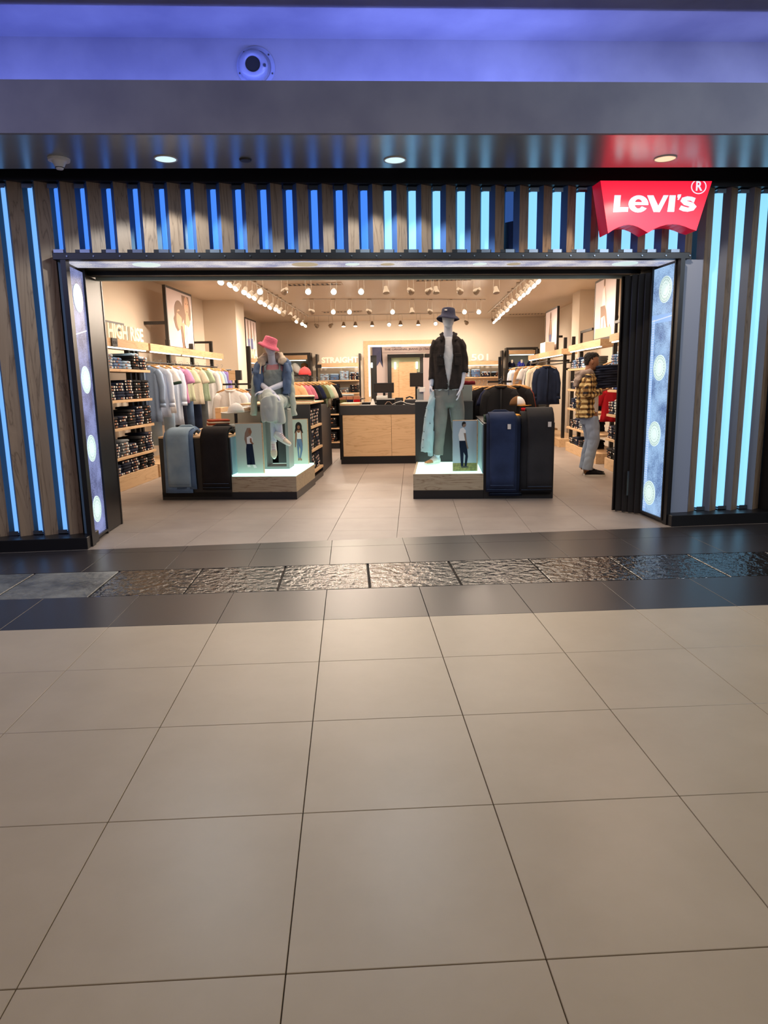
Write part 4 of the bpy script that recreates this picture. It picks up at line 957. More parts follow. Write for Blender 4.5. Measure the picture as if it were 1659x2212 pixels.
fig4 = [('print_brown', (.62, .80, .08, .09)), ('print_brown', [(.55, .72), (.7, .72), (.82, .4), (.7, .1), (.5, .1), (.42, .4)]), ('print_skin', [(.58, .7), (.66, .7), (.64, .35)]), ('print_blue', [(.5, .4), (.75, .4), (.72, .05), (.52, .05)])]
wall_poster(1, 15.55, 16.9, 1.90, 2.85, 3.1, 'framed poster of a slim figure, far right wall beyond the pillar', fig4)
wall_poster(1, 8.9, 10.2, 2.02, 2.9, 3.35, 'part of a pale poster seen behind the right entrance post', [('print_brown', (.4, .5, .15, .25)), ('print_brown', [(.2, .3), (.6, .3), (.7, .03), (.1, .03)])])
for v0, v1, lab in ((10.55, 11.1, 'black metal loop frame above the right bays beside the seated-figure poster'), (12.45, 13.3, 'black metal loop frame above the right bays before the pillar')):
    t = thing('frame_bar', lab, 'frame', (3.1, v0, 1.9))
    wp('bar', B('black_metal').box(3.08, 3.12, v0, v1, 2.13, 2.17).box(3.08, 3.12, v1-.04, v1, 1.9, 2.17), t)
# ------------------------------------------------------------------ ceiling track spotlights
def spot_parts(on):
    t = thing('track_spotlight', 'x', 'spotlight', (0, 0, 0))
    b = B('chrome'); b.tube([(-.045, 0, .26), (-.05, 0, .08), (-.045, 0, .0)], [.0025]*3, 5).tube([(.045, 0, .26), (.05, 0, .08), (.045, 0, .0)], [.0025]*3, 5).box(-.05, .05, -.015, .015, .245, .262); obj('yoke', b, t)
    b = B('chrome'); n = 16
    prof = [(.018, .085), (.03, .08), (.034, .04), (.050, .0), (.056, -.035), (.052, -.034)]
    b.loft([[Vector((r*math.cos(2*PI*k/n), r*math.sin(2*PI*k/n), z)) for k in range(n)] for r, z in prof], cap=True); h = obj('head', b, t, smooth=False)
    b = B('lens_on' if on else 'chrome'); b.cyl((0, 0, -.0345), (0, 0, -.0375), .046, n=16); obj('lens', b, h)
    return t, h
proto_on, head_on = spot_parts(True); proto_off, head_off = spot_parts(False)
used_p = {True: False, False: False}
def spotlight(u, v, on, aim, label, group):
    """aim: where the head looks, as a direction"""
    p = proto_on if on else proto_off
    if not used_p[on]: r = p; used_p[on] = True; r.matrix_world = T(u, v, 2.80); r['label'] = label; r['group'] = group
    else: r = dup(p, T(u, v, 2.80), label, group)
    h = [c for c in r.children if c.name.startswith('head')][0]
    h.matrix_local = Vector(aim).normalized().to_track_quat('-Z', 'Y').to_matrix().to_4x4()
    return r
L_ = [(-2.77, 10.43), (-2.706, 10.73), (-2.727, 11.15), (-2.708, 11.6), (-2.725, 12.03), (-2.716, 12.39), (-2.748, 12.98), (-2.746, 13.4), (-2.76, 13.93), (-2.721, 14.29), (-2.737, 14.75), (-2.765, 15.34), (-2.7, 15.8), (-2.749, 16.58), (-2.784, 17.2), (-2.761, 17.9), (-2.764, 18.5)]
for k, (u, v) in enumerate(L_):
    on = k not in (11, 12, 13)
    spotlight(u, v, on, (-.5 if k % 3 else -.1, -.75, -.75), '%s silver spotlight, %s from the entrance in the long left ceiling row' % ('lit' if on else 'unlit', ORD[k]), 'spotlights in the long left ceiling row')
R_ = [(1.908, 11.18), (1.924, 11.65), (1.921, 12.04), (1.954, 12.44), (1.947, 12.85), (1.954, 13.34), (1.975, 14.14), (1.968, 14.68), (2.013, 15.52), (2.013, 16.2), (2.012, 16.6), (2.062, 17.4), (2.066, 18.0), (2.082, 18.6)]
for k, (u, v) in enumerate(R_):
    spotlight(u, v, True, (.55, -.6, -.7), 'lit silver spotlight, %s from the entrance in the long right ceiling row' % ORD[k], 'lit spotlights in the long right ceiling row')
row1 = [(-2.466, 11.65, 1), (-2.078, 11.72, 0), (-1.701, 11.79, 1), (-1.291, 11.87, 1), (-.846, 11.95, 1), (-.435, 12.02, 0), (-.027, 12.1, 0), (.276, 12.16, 0), (.4, 12.18, 0), (.801, 12.25, 0), (1.093, 12.31, 0), (1.428, 12.37, 0)]
row2 = [(-2.12, 15.08, 0), (-1.674, 15.18, 1), (-1.337, 15.26, 1), (-.928, 15.35, 0), (-.427, 15.47, 1), (-.01, 15.56, 0), (.38, 15.65, 0), (.818, 15.75, 0), (1.136, 15.82, 1), (1.455, 15.9, 1)]
row3 = [(-2.524, 18.8, 0), (-2.149, 18.8, 0), (-1.813, 18.8, 2), (-1.5, 18.8, 2), (-1.06, 18.8, 2), (-.615, 18.8, 1), (-.316, 18.8, 2), (.149, 18.8, 2), (.6, 18.8, 1), (1.4, 18.8, 0)]
for nm, row in (('front', row1), ('middle', row2), ('back', row3)):
    for k, (u, v, on) in enumerate(row):
        aim = (.05, -.9, -.42) if on == 1 else ((0, -.25, -1) if on == 2 else ((.4, .8, -.3), (-.5, .7, -.3), (.1, -.3, -1))[k % 3])
        st_ = {0: 'unlit', 1: 'glaring lit', 2: 'downward lit'}[on]
        spotlight(u, v, bool(on), aim, '%s silver spotlight, %s along the %s cross row of the ceiling' % (st_, ORD[k], nm), '%s ceiling row of spotlights' % nm)
for nm, a, b_ in (('long left', (-2.74, 10.0), (-2.74, 18.9)), ('long right', (1.98, 10.6), (1.98, 18.9)), ('front cross', (-2.6, 11.65), (1.6, 12.4)), ('middle cross', (-2.3, 15.05), (1.6, 15.93)), ('back cross', (-2.7, 18.8), (1.6, 18.8))):
    d = Vector((b_[0]-a[0], b_[1]-a[1])).normalized(); n_ = Vector((-d.y, d.x))*.016
    m = B('white'); m.prism([(a[0]+n_.x, a[1]+n_.y), (a[0]-n_.x, a[1]-n_.y), (b_[0]-n_.x, b_[1]-n_.y), (b_[0]+n_.x, b_[1]+n_.y)], 3.042, 3.058)
    obj('lighting_track', m, label='thin white %s lighting track on the shop ceiling' % nm, cat='track')
# ------------------------------------------------------------------ front displays
def lpart(name, mb, t, **k): return obj(name, mb, t, **k)
LD = T(-2.952, 7.936, 0, -.040)                           # local frame of the left island
t = thing('display_island', 'left display island: black table, wood kerb and glowing plinth top', 'display table', (-2.952, 7.936, 0), -.040)
lpart('cabinet', B('black').box(0, .84, 0, 2.0, .03, .72, bev=.003), t); lpart('kick', B('black').box(.0, 1.60, .0, 1.2, 0, .09), t)
lpart('table_top', B('oak').box(0, .84, 0, 2.0, .72, .74, bev=.002), t)
lpart('kerb', B('oak_grey').box(.84, 1.60, -.003, .022, .09, .27, bev=.001).box(1.578, 1.60, .022, 1.18, .09, .27), t)
lpart('glow_top', B('mint_lit').box(.845, 1.596, .005, 1.17, .27, .29, bev=.002), t)
lpart('side_panel', B('teal').box(.84, .85, .02, 1.17, .29, .72), t)
t = thing('display_cabinet', 'tall charcoal shelf cabinet behind the seated mannequin with jeans in its open side', 'cabinet', (-1.78, 9.06, 0), -.03)
c = B('charcoal'); c.box(0, .44, 0, .02, .0, 1.05).box(0, .02, .02, .92, 0, 1.05).box(.02, .44, .90, .92, 0, 1.05); lpart('body', c, t)
lpart('back', B('black').box(.03, .04, .02, .90, .1, 1.03), t)
lpart('top', B('oak').box(-.5, .45, -.0, 1.1, 1.05, 1.07), t)
lpart('kick', B('black').box(.02, .44, .02, .90, 0, .08), t)
for z in (.16, .45, .76): lpart('shelf', B('oak_y').box(.04, .445, .02, .90, z-.03, z), t)
for i, z in enumerate((.16, .45, .76)):
    for j in range(3): stack(-1.50, 9.25+j*.26, z+.001, PI/2, (5, 6, 5)[i], 'j_black' if j % 2 else 'j_dark', 'cabinet side', h=.042, far=True)
RD = T(-.01, 7.815, 0, -.035)
t = thing('display_island', 'right display island: glowing plinth top, wood kerb and black box for draped jeans', 'display table', (-.01, 7.815, 0), -.035)
lpart('cabinet', B('black').box(.79, 1.565, 0, 1.7, .0, .83, bev=.003), t); lpart('kick', B('black').box(0, .79, 0, 1.25, 0, .10), t)
lpart('table_top', B('charcoal').box(.79, 1.565, 0, 1.7, .83, .845), t)
lpart('kerb', B('oak_grey').box(0, .79, -.003, .022, .10, .285, bev=.001).box(0, .022, .022, 1.23, .10, .285), t)
lpart('glow_top', B('mint_lit').box(.024, .787, .024, 1.22, .26, .282, bev=.002), t)
lpart('side_panel', B('teal').box(.78, .79, .03, 1.22, .285, .83), t)
t = thing('display_cube', 'tall dark slate-blue display block behind the standing mannequin', 'display block', (.02, 9.06, 0), -.02)
lpart('block', B('charcoal').box(0, .745, 0, .8, 0, 1.06, bev=.003), t)
t = thing('display_cube', 'grey display box on the dark block behind the standing mannequin', 'display block', (.56, 9.12, 1.06), 0)
lpart('block', B('grey_plinth').box(0, .20, 0, .3, 0, .20, bev=.003), t)
b = folded_mesh('c_maroon', .2, .26, .05, False, 3); o = obj('folded_sweater', b, mtx=T(.70, 9.26, 1.261), label='dark red folded knit on the grey box beside the standing mannequin', cat='sweater')
# picture boards
def card(name, label, loc, rz, w_, h, depth, shapes, bg, side='oak'):
    t = thing(name, label, 'picture board', loc, rz)
    lpart('board', B(bg).box(0, w_, 0, depth, 0, h, bev=.001), t)
    lpart('edge', B(side).box(w_, w_+.012, .0, depth, 0, h).box(0, w_+.012, 0, depth, h, h+.006), t)
    poly_print(t, shapes, Matrix.Identity(4)); return t
wm1 = [('print_brown', [(.11, .47), (.14, .53), (.18, .53), (.19, .48), (.17, .42), (.16, .34), (.12, .33), (.10, .40)]), ('skin', (.172, .485, .020, .028)), ('print_white', [(.13, .42), (.17, .44), (.20, .41), (.195, .35), (.13, .34)]),
       ('skin', [(.165, .41), (.185, .41), (.19, .37), (.21, .345), (.195, .335), (.165, .365)]), ('j_navy', [(.125, .345), (.195, .345), (.20, .26), (.215, .10), (.185, .10), (.165, .22), (.15, .10), (.118, .10), (.115, .28)]), ('print_white', [(.118, .10), (.15, .10), (.16, .075), (.125, .07)]), ('print_white', [(.185, .10), (.215, .10), (.235, .065), (.20, .06)])]
card('picture_board', 'picture board of a long-haired woman in jeans seen from the side, left plinth', (-2.075, 8.05, .29), -.02, .31, .58, .012, wm1, 'card_bg')
wm2 = [('hair', (.125, .48, .042, .062)), ('hair', [(.085, .47), (.165, .47), (.18, .40), (.07, .40)]), ('skin', (.125, .475, .018, .026)), ('skin', [(.105, .44), (.145, .44), (.165, .41), (.165, .30), (.17, .24), (.158, .24), (.15, .38), (.10, .38), (.08, .22), (.07, .22), (.08, .41)]),
       ('print_white', [(.10, .43), (.112, .405), (.135, .405), (.148, .43), (.155, .32), (.10, .32)]), ('j_mid', [(.098, .325), (.156, .325), (.168, .25), (.165, .18), (.14, .08), (.125, .08), (.14, .19), (.128, .25), (.118, .18), (.122, .08), (.108, .08), (.10, .18), (.095, .25)]), ('skin', [(.108, .08), (.122, .08), (.124, .05), (.105, .045)]), ('skin', [(.126, .08), (.14, .08), (.155, .05), (.135, .045)])]
card('picture_board', 'picture board of a frontal woman in tank top and skinny jeans, left plinth', (-1.600, 8.90, .29), .10, .235, .575, .015, wm2, 'card_bg')
wm3 = [('card_ground', [(0, 0), (.275, 0), (.275, .095), (0, .095)]), ('print_brown', (.128, .535, .024, .030)), ('hair', [(.104, .53), (.106, .56), (.128, .572), (.150, .56), (.148, .548), (.118, .54), (.112, .51)]), ('print_white', [(.085, .49), (.12, .505), (.15, .47), (.148, .43), (.145, .35), (.075, .35), (.065, .42)]),
       ('print_brown', [(.125, .44), (.15, .44), (.158, .36), (.172, .29), (.182, .265), (.17, .255), (.158, .29), (.14, .36)]), ('j_navy', [(.075, .352), (.145, .352), (.165, .26), (.175, .17), (.16, .06), (.135, .06), (.145, .18), (.125, .22), (.122, .06), (.095, .06), (.09, .22), (.078, .28)]), ('charcoal', [(.095, .06), (.135, .06), (.15, .04), (.10, .04)]), ('charcoal', [(.135, .06), (.16, .06), (.185, .042), (.14, .042)])]
card('picture_board', 'picture board of a man in white tee and dark jeans, right plinth', (.449, 8.035, .285), -.02, .275, .58, .03, wm3, 'card_blue')
# open frame stool of the seated mannequin
t = thing('frame_plinth', 'grey open-fronted frame stool carrying the seated mannequin', 'plinth', (-1.835, 8.42, .29), .0)
c = B('grey_plinth'); c.box(0, .035, 0, .34, 0, .72).box(.275, .31, 0, .34, 0, .72).box(.035, .275, 0, .34, 0, .03).box(.035, .275, 0, .34, .685, .72); lpart('frame', c, t)
# draped piles of jeans over the box fronts
def drape_mesh(m, w_, w2, path, th=.018, seed=0, hem=True, tag=False):
    r = random.Random(seed); b = B(m); n = len(path); rings = []; ph = r.uniform(0, 6)
    K = 9
    for i, (y, z) in enumerate(path):
        q = path[min(i+1, n-1)]; p = path[max(i-1, 0)]; d = Vector((q[0]-p[0], q[1]-p[1])).normalized(); nx, nz = -d.y, d.x
        s = i/(n-1); ww = w_+(w2-w_)*s
        top = []; bot = []
        for k in range(K+1):
            u = k/K; x = (u-.5)*ww; wv = .005*math.sin(u*9+ph+s*4)+.004*math.sin(u*17+ph*2)*s
            e = 1-.6*(abs(u-.5)*2)**6
            top.append(Vector((x, y-nx*(-th*e)*-1*1-0+(-wv), z+nz*(0)))+Vector((0, 0, 0)))
            bot.append(Vector((x, y, z)))
        # outer surface lies in front of / above the path
        outer = [Vector((p_.x, p_.y, p_.z))+Vector((0, nx_y, nx_z)) for p_, nx_y, nx_z in [(bt, -abs(nx)*(th*(1-.6*(abs(k/K-.5)*2)**6)+.005*math.sin(k/K*9+ph+s*4)), abs(nz)*th) for k, bt in enumerate(bot)]]
        rings.append(outer+bot[::-1])
    b.loft(rings)
    if hem:
        yb, zb = path[-1]
        for dz in (.028,): b.use('j_mid').box(-w2*.47, w2*.47, yb-th-.0065, yb-th-.0045, zb+dz, zb+dz+.002); b.use(m)
    return b
def drape(frame, x, w_, w2, ztop, zbot, y0, m, label, group, th=.02, seed=0, rise=.05, waist=.30, tag=None):
    path = [(y0+waist, ztop+.015), (y0+waist*.66, ztop+rise), (y0+waist*.4, ztop+rise*.9), (y0+.03, ztop+.025), (y0-.006, ztop-.02), (y0-.010, ztop-.15), (y0-.010, (ztop+zbot)/2), (y0-.012, zbot+.12), (y0-.012, zbot)]
    b = drape_mesh(m, w_, w2, path, th, seed)
    t = thing('draped_jeans', label, 'jeans', (0, 0, 0), 0, group)
    mt = frame @ Matrix.Translation((x, 0, 0)); t.matrix_world = mt @ Matrix.Translation((0, y0, zbot))
    loc = Matrix.Translation((0, -y0, -zbot))
    obj('legs', b, t, loc, smooth=True)
    wb_ = B(m); wb_.tube([(-w_*.46, y0+waist, ztop+.02), (-w_*.2, y0+waist+.02, ztop+.06), (w_*.2, y0+waist+.02, ztop+.06), (w_*.46, y0+waist, ztop+.02)], None, 8, flat=[(.014, .03)]*4); obj('waistband', wb_, t, loc, smooth=True)
    if tag:
        tb_ = B('tag_white'); tb_.box(tag[0]-.018, tag[0]+.018, y0-.012-th-.009, y0-.012-th-.006, tag[1]-.055, tag[1]); obj('size_tag', tb_, t, loc)
    return t
g = 'pale jeans draped over the left island'
drape(LD, .215, .27, .33, .745, .085, -.002, 'j_mid', 'blue jeans leg hanging lowest in the pale pile draped over the left island', g, .018, 1)
drape(LD, .235, .26, .27, .77, .16, -.024, 'j_light', 'washed pale jeans on top of the pile draped over the left island', g, .018, 2)
drape(LD, .28, .24, .30, .75, .13, -.002, 'j_mid', 'blue jeans fanning out right under the pale pile on the left island', g, .018, 3)
g = 'dark jeans draped over the left island'
drape(LD, .665, .32, .34, .745, .12, -.002, 'j_black', 'black jeans lowest in the dark pile draped over the left island', g, .02, 4)
drape(LD, .67, .30, .32, .775, .17, -.024, 'j_brown', 'dark brown jeans on top of the dark pile draped over the left island', g, .02, 5)
g = 'blue jeans draped over the right island'
drape(RD, 1.035, .33, .37, .845, .035, -.002, 'j_navy', 'dark blue jeans lowest in the pile draped over the right island', g, .02, 6)
drape(RD, .985, .33, .34, .87, .085, -.024, 'j_blue', 'indigo jeans in the middle of the pile draped over the right island', g, .02, 7)
drape(RD, .99, .29, .27, .895, .135, -.046, 'j_blue', 'faded blue jeans with white size tag on top of the pile over the right island', g, .02, 8, tag=(.07, .84))
g = 'charcoal jeans draped over the right island'
drape(RD, 1.355, .36, .36, .845, .05, -.002, 'j_black', 'black jeans lowest in the charcoal pile draped over the right island', g, .02, 9)
drape(RD, 1.37, .33, .35, .875, .08, -.024, 'j_black', 'charcoal jeans in the middle of the pile draped over the right island', g, .022, 10, rise=.07)
drape(RD, 1.405, .29, .28, .90, .12, -.048, 'j_char', 'faded charcoal jeans with size tag on top of the pile over the right island', g, .022, 11, rise=.09, tag=(.09, .86))
for k, (x, y, z, m, lab) in enumerate(((.70, 1.02, .845, 'c_dkgreen', 'dark green'), (.70, 1.02, .885, 'c_dkgreen', 'dark green'), (1.18, 1.0, .845, 'c_orange', 'mustard orange'), (1.18, 1.0, .885, 'c_orange', 'mustard orange'))):
    x2 = .845 if k < 2 else 1.18
    o = obj('folded_shirt', FJ.setdefault(m, folded_mesh(m, .2, .3, .04, False, k)), mtx=RD @ T(x2+.07*(k < 2), .33, z), label='%s folded shirt, %s of two, beside the draped jeans on the right island' % (lab, ('lower', 'upper')[k % 2]), cat='shirt', group='%s folded shirts on the right island' % lab)
for k in range(7):
    o = obj('folded_shirt', FJ.setdefault('tan%d' % (k % 2), folded_mesh(('c_rust', 'c_cream')[k % 2], .26, .3, .022, False, k)), mtx=LD @ T(.43+.003*k, .85, .741+k*.021, .4), label='thin folded shirt, %s from below in the fanned rust pile on the left island' % ORD[k], cat='shirt', group='fanned folded shirts on the left island')
for k in range(3):
    o = obj('folded_shirt', FJ.setdefault('grey%d' % (k % 2), folded_mesh(('j_stone', 'c_grey')[k % 2], .24, .3, .03, False, k)), mtx=LD @ T(.73, .75, .741+k*.03, -.2), label='grey patterned folded shirt, %s from below by the left picture board' % ORD[k], cat='shirt', group='grey folded shirts on the left island')
# blocks, cap stands and clothes stands on the left island
t = thing('display_cube', 'wood-sided grey block on the left island behind the cap', 'display block', (-2.70, 9.45, .74), 0)
lpart('block', B('grey_plinth').box(.08, .62, 0, .4, 0, .21, bev=.002), t); lpart('wood_end', B('oak').box(0, .08, 0, .4, 0, .27, bev=.002), t)
for k in range(3): obj('folded_shirt', FJ.setdefault('w%d' % (k % 2), folded_mesh(('c_white', 'c_cream')[k % 2], .3, .28, .02, False, k)), mtx=T(-2.36, 9.6, .951+k*.02), label='white folded tee, %s from below on the grey block behind the cap' % ORD[k], cat='shirt', group='white folded tees on the left grey block')
def cap(label, loc, rz, m, m2=None, visor=None, stand=0.0, tilt=0.0, s=1.0, group=None):
    t = thing('baseball_cap', label, 'cap', loc, rz, group); n = 16
    b = B(m); rings = []
    for j in range(7):
        a = PI/2*j/6; rings.append([Vector((.088*math.cos(a)*math.cos(2*PI*k/n), .10*math.cos(a)*math.sin(2*PI*k/n), .02+.11*math.sin(a))) for k in range(n)] if j < 6 else [Vector((.004*math.cos(2*PI*k/n), .004*math.sin(2*PI*k/n), .131)) for k in range(n)])
    b.loft(rings)
    if m2:
        i0 = 0
        b.use(m2)
        mid = b.mats.index(M[m2])
        for fi, f in enumerate(b.f):
            c_ = sum((Vector(b.v[i]) for i in f), Vector())/len(f)
            if c_.y < -.02: b.m[fi] = mid
    obj('crown', b, t, smooth=True)
    v = B(visor or m2 or m); pts = [(-.082, -.03), (-.078, -.10), (-.045, -.165), (0, -.182), (.045, -.165), (.078, -.10), (.082, -.03)]
    top = [Vector((x, y, .022+.02*(1-(x/.085)**2)*(1 if y > -.05 else 1)-.015*((-y-.03)/.15))) for x, y in pts]; bot = [p-Vector((0, 0, .005)) for p in top]
    v.raw(top+bot, [tuple(range(7)), tuple(range(13, 6, -1))]+[(k, 7+k, 7+(k+1) % 7, (k+1) % 7) for k in range(7)]); obj('visor', v, t)
    bt = B(m); bt.ball((0, 0, .132), .008, 8, 6); obj('top_button', bt, t)
    t.scale = (s, s, s); return t
def stand(label, x, y, z0, z1, base=.09, cat='stand'):
    t = thing('cap_stand', label, cat, (x, y, z0)); b = B('black_metal'); b.box(-.016, .016, -.016, .016, .01, z1-z0); obj('post', b, t); obj('base', B('black_metal').box(-base, base, -base, base, 0, .01), t); return t
stand('thin black stand under the white cap on the left island', -2.205, 8.62, .741, .965)
cap('white baseball cap on a black stand above the left picture board', (-2.20, 8.62, .958), -1.25, 'c_white', s=1.05)
stand('thin black stand under the brown and white cap on the right island', 1.345, 9.1, .845, .985)
cap('brown, white and orange baseball cap on a stand at the right island', (1.335, 9.08, .972), .95, 'c_brown', 'c_white', 'c_orange', s=1.05)
def tstand(label, x, y, z0, zbar, zt, w_=.2, topbox=None):
    t = thing('clothes_stand', label, 'clothes stand', (x, y, z0))
    b = B('black_metal'); b.box(-.02, .02, -.02, .02, .01, zt-z0); obj('post', b, t)
    obj('cross_rail', B('black_metal').box(-w_, w_, -.015, .015, zbar-z0-.02, zbar-z0+.005), t); obj('foot', B('black_metal').box(-.18, .18, -.18, .18, 0, .012), t)
    if topbox: obj('sign_block', B('oak').box(-.10, .0, -.04, .04, zt-z0, zt-z0+.14), t); obj('sign_face', B('charcoal').box(.0, .08, -.042, .03, zt-z0, zt-z0+.14), t)
    return t
tstand('black clothes stand with small wooden block on top, behind the left island', -2.56, 10.15, 0, 1.33, 1.38, .20, True)
G = 'clothes on the stand behind the left island'
garment('shirt', 'c_white', -2.60, 9.93, 1.30, 0, 'cream denim jacket on a wooden hanger behind the white cap', G, length=.6, sleeve='long', seed=41, sc_=1.0)
garment('shirt', 'c_stripe', -2.56, 10.02, 1.30, 0, 'pale blue shirt open on the hanger behind the white cap', G, length=.62, sleeve='long', seed=42)
garment('shirt', 'c_rust', -2.56, 10.10, 1.27, 0, 'rust striped tee behind the cream jacket on the stand', G, length=.62, sleeve='short', seed=43)
for k in range(5): garment('pants', 'j_grey', -2.30+k*.035, 10.35+k*.1, 1.30, .5, 'dark grey trousers hanging %s from the front beside the left stand' % ORD[k], 'grey trousers by the left stand', length=.6, seed=44)
t = tstand('black clothes stand with dark jacket behind the right island', 1.17, 9.62, 0, 1.30, 1.62, .16)
G = 'clothes on the stand behind the right island'
garment('shirt', 'j_char', 1.17, 9.50, 1.29, 0, 'dark charcoal jacket on a wooden hanger behind the right island', G, length=.72, sleeve='long', w_=.27, seed=51, sc_=1.02)
garment('shirt', 'c_navy', 1.16, 9.60, 1.28, 0, 'navy shirt with kraft tag inside the dark jacket', G, length=.6, sleeve='short', seed=52)
for k, (m, lab) in enumerate((('c_black', 'black'), ('c_black', 'black'), ('c_peach', 'peach orange'), ('c_red', 'red trimmed'), ('c_olive', 'olive'))):
    garment('shirt', m, 1.02-.045*k, 9.75+.12*k, 1.27, -.15, '%s shirt hanging left of the dark jacket behind the right island%s' % (lab, ' (%s)' % ('front', 'rear')[k] if k < 2 else ''), 'shirts left of the dark jacket', length=.62, sleeve='short', seed=53+k)
for k in range(4): garment('shirt', ('j_black', 'c_black', 'j_char', 'c_rust')[k], 1.42+.05*k, 9.9+.25*k, 1.28, .2, ('black coat', 'black tee', 'charcoal jacket', 'rust brown shirt')[k]+' hanging right of the dark jacket, behind the right island', 'dark clothes right of the jacket', length=.85, sleeve='long', seed=60+k)
t = thing('display_table', 'dark table carrying blocks and red sweaters behind the right island', 'display table', (1.45, 10.0, 0))
wp('block', B('grey_plinth').box(1.18, 1.72, 9.66, 10.3, .40, .80, bev=.003), t); wp('base', B('black').box(1.15, 1.75, 9.64, 10.32, 0, .40), t)
for k in range(3): obj('folded_sweater', FJ.setdefault('rd%d' % (k > 1), folded_mesh('c_maroon' if k < 2 else 'c_red', .46, .3, .045, False, 9+k)), mtx=T(1.44, 9.86, .801+k*.043, .05), label='%s folded sweater, %s from below, under the brown cap behind the right island' % ('maroon' if k < 2 else 'bright red', ORD[k]), cat='sweater', group='red sweaters on the grey block')
# ------------------------------------------------------------------ clothes on the cabinet behind the seated mannequin
t = thing('garment_bar', 'low black rail of mixed shirts right behind the seated mannequin', 'clothes rail', (-1.45, 10.4, 1.07))
wp('bar', B('black_metal').box(-1.78, -1.50, 10.10, 10.13, 1.42, 1.44).box(-1.79, -1.76, 10.1, 11.3, 1.36, 1.39).box(-1.79, -1.76, 10.10, 10.13, 1.0, 1.42), t); wp('foot', B('black_metal').box(-1.82, -1.6, 10.0, 11.3, 1.0, 1.012), t)
t = thing('display_table', 'charcoal table extending behind the seated mannequin cabinet', 'display table', (-1.9, 10.8, 0))
wp('block', B('charcoal').box(-2.4, -1.35, 10.05, 11.4, 0, 1.0), t)
for k, (m, lab) in enumerate((('c_peach', 'orange-striped'), ('c_rose', 'pink-striped'), ('c_rose', 'rose'), ('c_black', 'black spotted'), ('c_navy', 'dark navy'), ('c_olive', 'olive green'), ('c_green', 'sage green'), ('c_cream', 'cream'), ('c_black', 'plain black'))):
    garment('shirt', m, -1.80+.05*k, 10.25+.11*k, 1.37, .45, '%s shirt slanting on the low rail right of the seated mannequin' % lab, 'shirts on the low rail', length=.34, sleeve='short', seed=70+k, sc_=.95)
for k in range(4): obj('folded_shirt', FJ.setdefault('bk%d' % (k % 3), folded_mesh(('c_cream', 'c_olive', 'c_black')[k % 3], .3, .3, .022, False, k+3)), mtx=T(-1.50, 9.55, 1.071+k*.022, .1), label='folded shirt, %s from below, on the cabinet beside the seated mannequin' % ORD[k], cat='shirt', group='folded shirts on the cabinet')
cap('coral pink baseball cap standing on the rail right of the seated mannequin', (-1.68, 10.95, 1.42), 0.1, 'c_coral', s=1.15)
# ------------------------------------------------------------------ counter and its things
t = thing('cash_counter', 'long cash counter with oak front panels and black top band', 'counter', (-.4, 11.3, 0))
wp('top_band', B('charcoal').box(-1.19, .62, 11.31, 12.0, .80, .95, bev=.003), t)
wp('front_panel', B('oak').box(-1.15, -.362, 11.318, 11.34, .125, .80, bev=.002), t); wp('front_panel', B('oak').box(-.358, .55, 11.318, 11.34, .125, .80, bev=.002), t)
wp('body', B('black').box(-1.19, .62, 11.34, 12.0, .0, .80), t); wp('kick', B('black').box(-1.19, .62, 11.315, 11.34, 0, .12), t)
wp('end_panel', B('black').box(-1.19, -1.155, 11.312, 11.34, 0, .80), t)
wp('wood_cap', B('oak').box(-1.19, -.88, 11.33, 12.0, .95, .985, bev=.002), t)
wp('back_ledge', B('black').box(-.86, .62, 11.75, 11.95, .95, .985), t)
def monitor(label, x0, x1, z0, z1, y, zb):
    t = thing('monitor', label, 'monitor', ((x0+x1)/2, y, zb))
    wp('bezel', B('black').box(x0, x1, y, y+.03, z0, z1, bev=.003), t); wp('screen', B('screen').box(x0+.008, x1-.008, y-.002, y, z0+.012, z1-.008), t); wp('rim', B('steel').box(x0, x1, y-.001, y+.03, z1-.002, z1+.004).box(x0, x1, y-.001, y+.03, z0-.006, z0-.001), t)
    wp('neck', B('black').box((x0+x1)/2-.02, (x0+x1)/2+.02, y+.03, y+.05, zb+.01, z1-.08), t); wp('foot', B('black').box((x0+x1)/2-.08, (x0+x1)/2+.08, y-.02, y+.12, zb, zb+.012), t)
monitor('left flat monitor on the cash counter', -.64, -.315, 1.145, 1.298, 11.55, .95)
monitor('right taller monitor on the cash counter', -.055, .165, 1.235, 1.451, 11.65, .95)
t = thing('receipt_printer', 'black and white receipt printer under the left monitor', 'printer', (-.38, 11.45, .95))
wp('body', B('black').box(-.60, -.30, 11.45, 11.55, .952, 1.05, bev=.004), t); wp('lid', B('white').box(-.60, -.42, 11.44, 11.55, 1.05, 1.095, bev=.004), t); wp('band', B('white').box(-.60, -.30, 11.446, 11.449, 1.035, 1.048), t)
t = thing('card_terminal', 'dark boxy cash drawer unit right of the printer', 'cash register', (-.24, 11.42, .95)); wp('body', B('rubber').box(-.295, -.165, 11.40, 11.54, .951, 1.06, bev=.006), t); wp('keys', B('charcoal').box(-.28, -.18, 11.398, 11.402, .97, 1.04), t)
t = thing('telephone', 'dark telephone set on the cash counter right of the cables', 'telephone', (-.04, 11.42, .95)); wp('body', B('charcoal').box(-.14, .06, 11.38, 11.55, .951, 1.03, bev=.01), t); wp('handset', B('rubber').tube([(-.12, 11.42, 1.05), (-.06, 11.42, 1.075), (.0, 11.42, 1.05)], [.014, .010, .014], 8), t)
t = thing('scanner', 'grey countertop scanner below the right monitor', 'scanner', (.12, 11.6, .95)); wp('body', B('grey_plinth').box(.06, .17, 11.58, 11.64, .951, 1.20, bev=.01), t); wp('head', B('white').box(.10, .20, 11.55, 11.60, 1.14, 1.22, bev=.006), t)
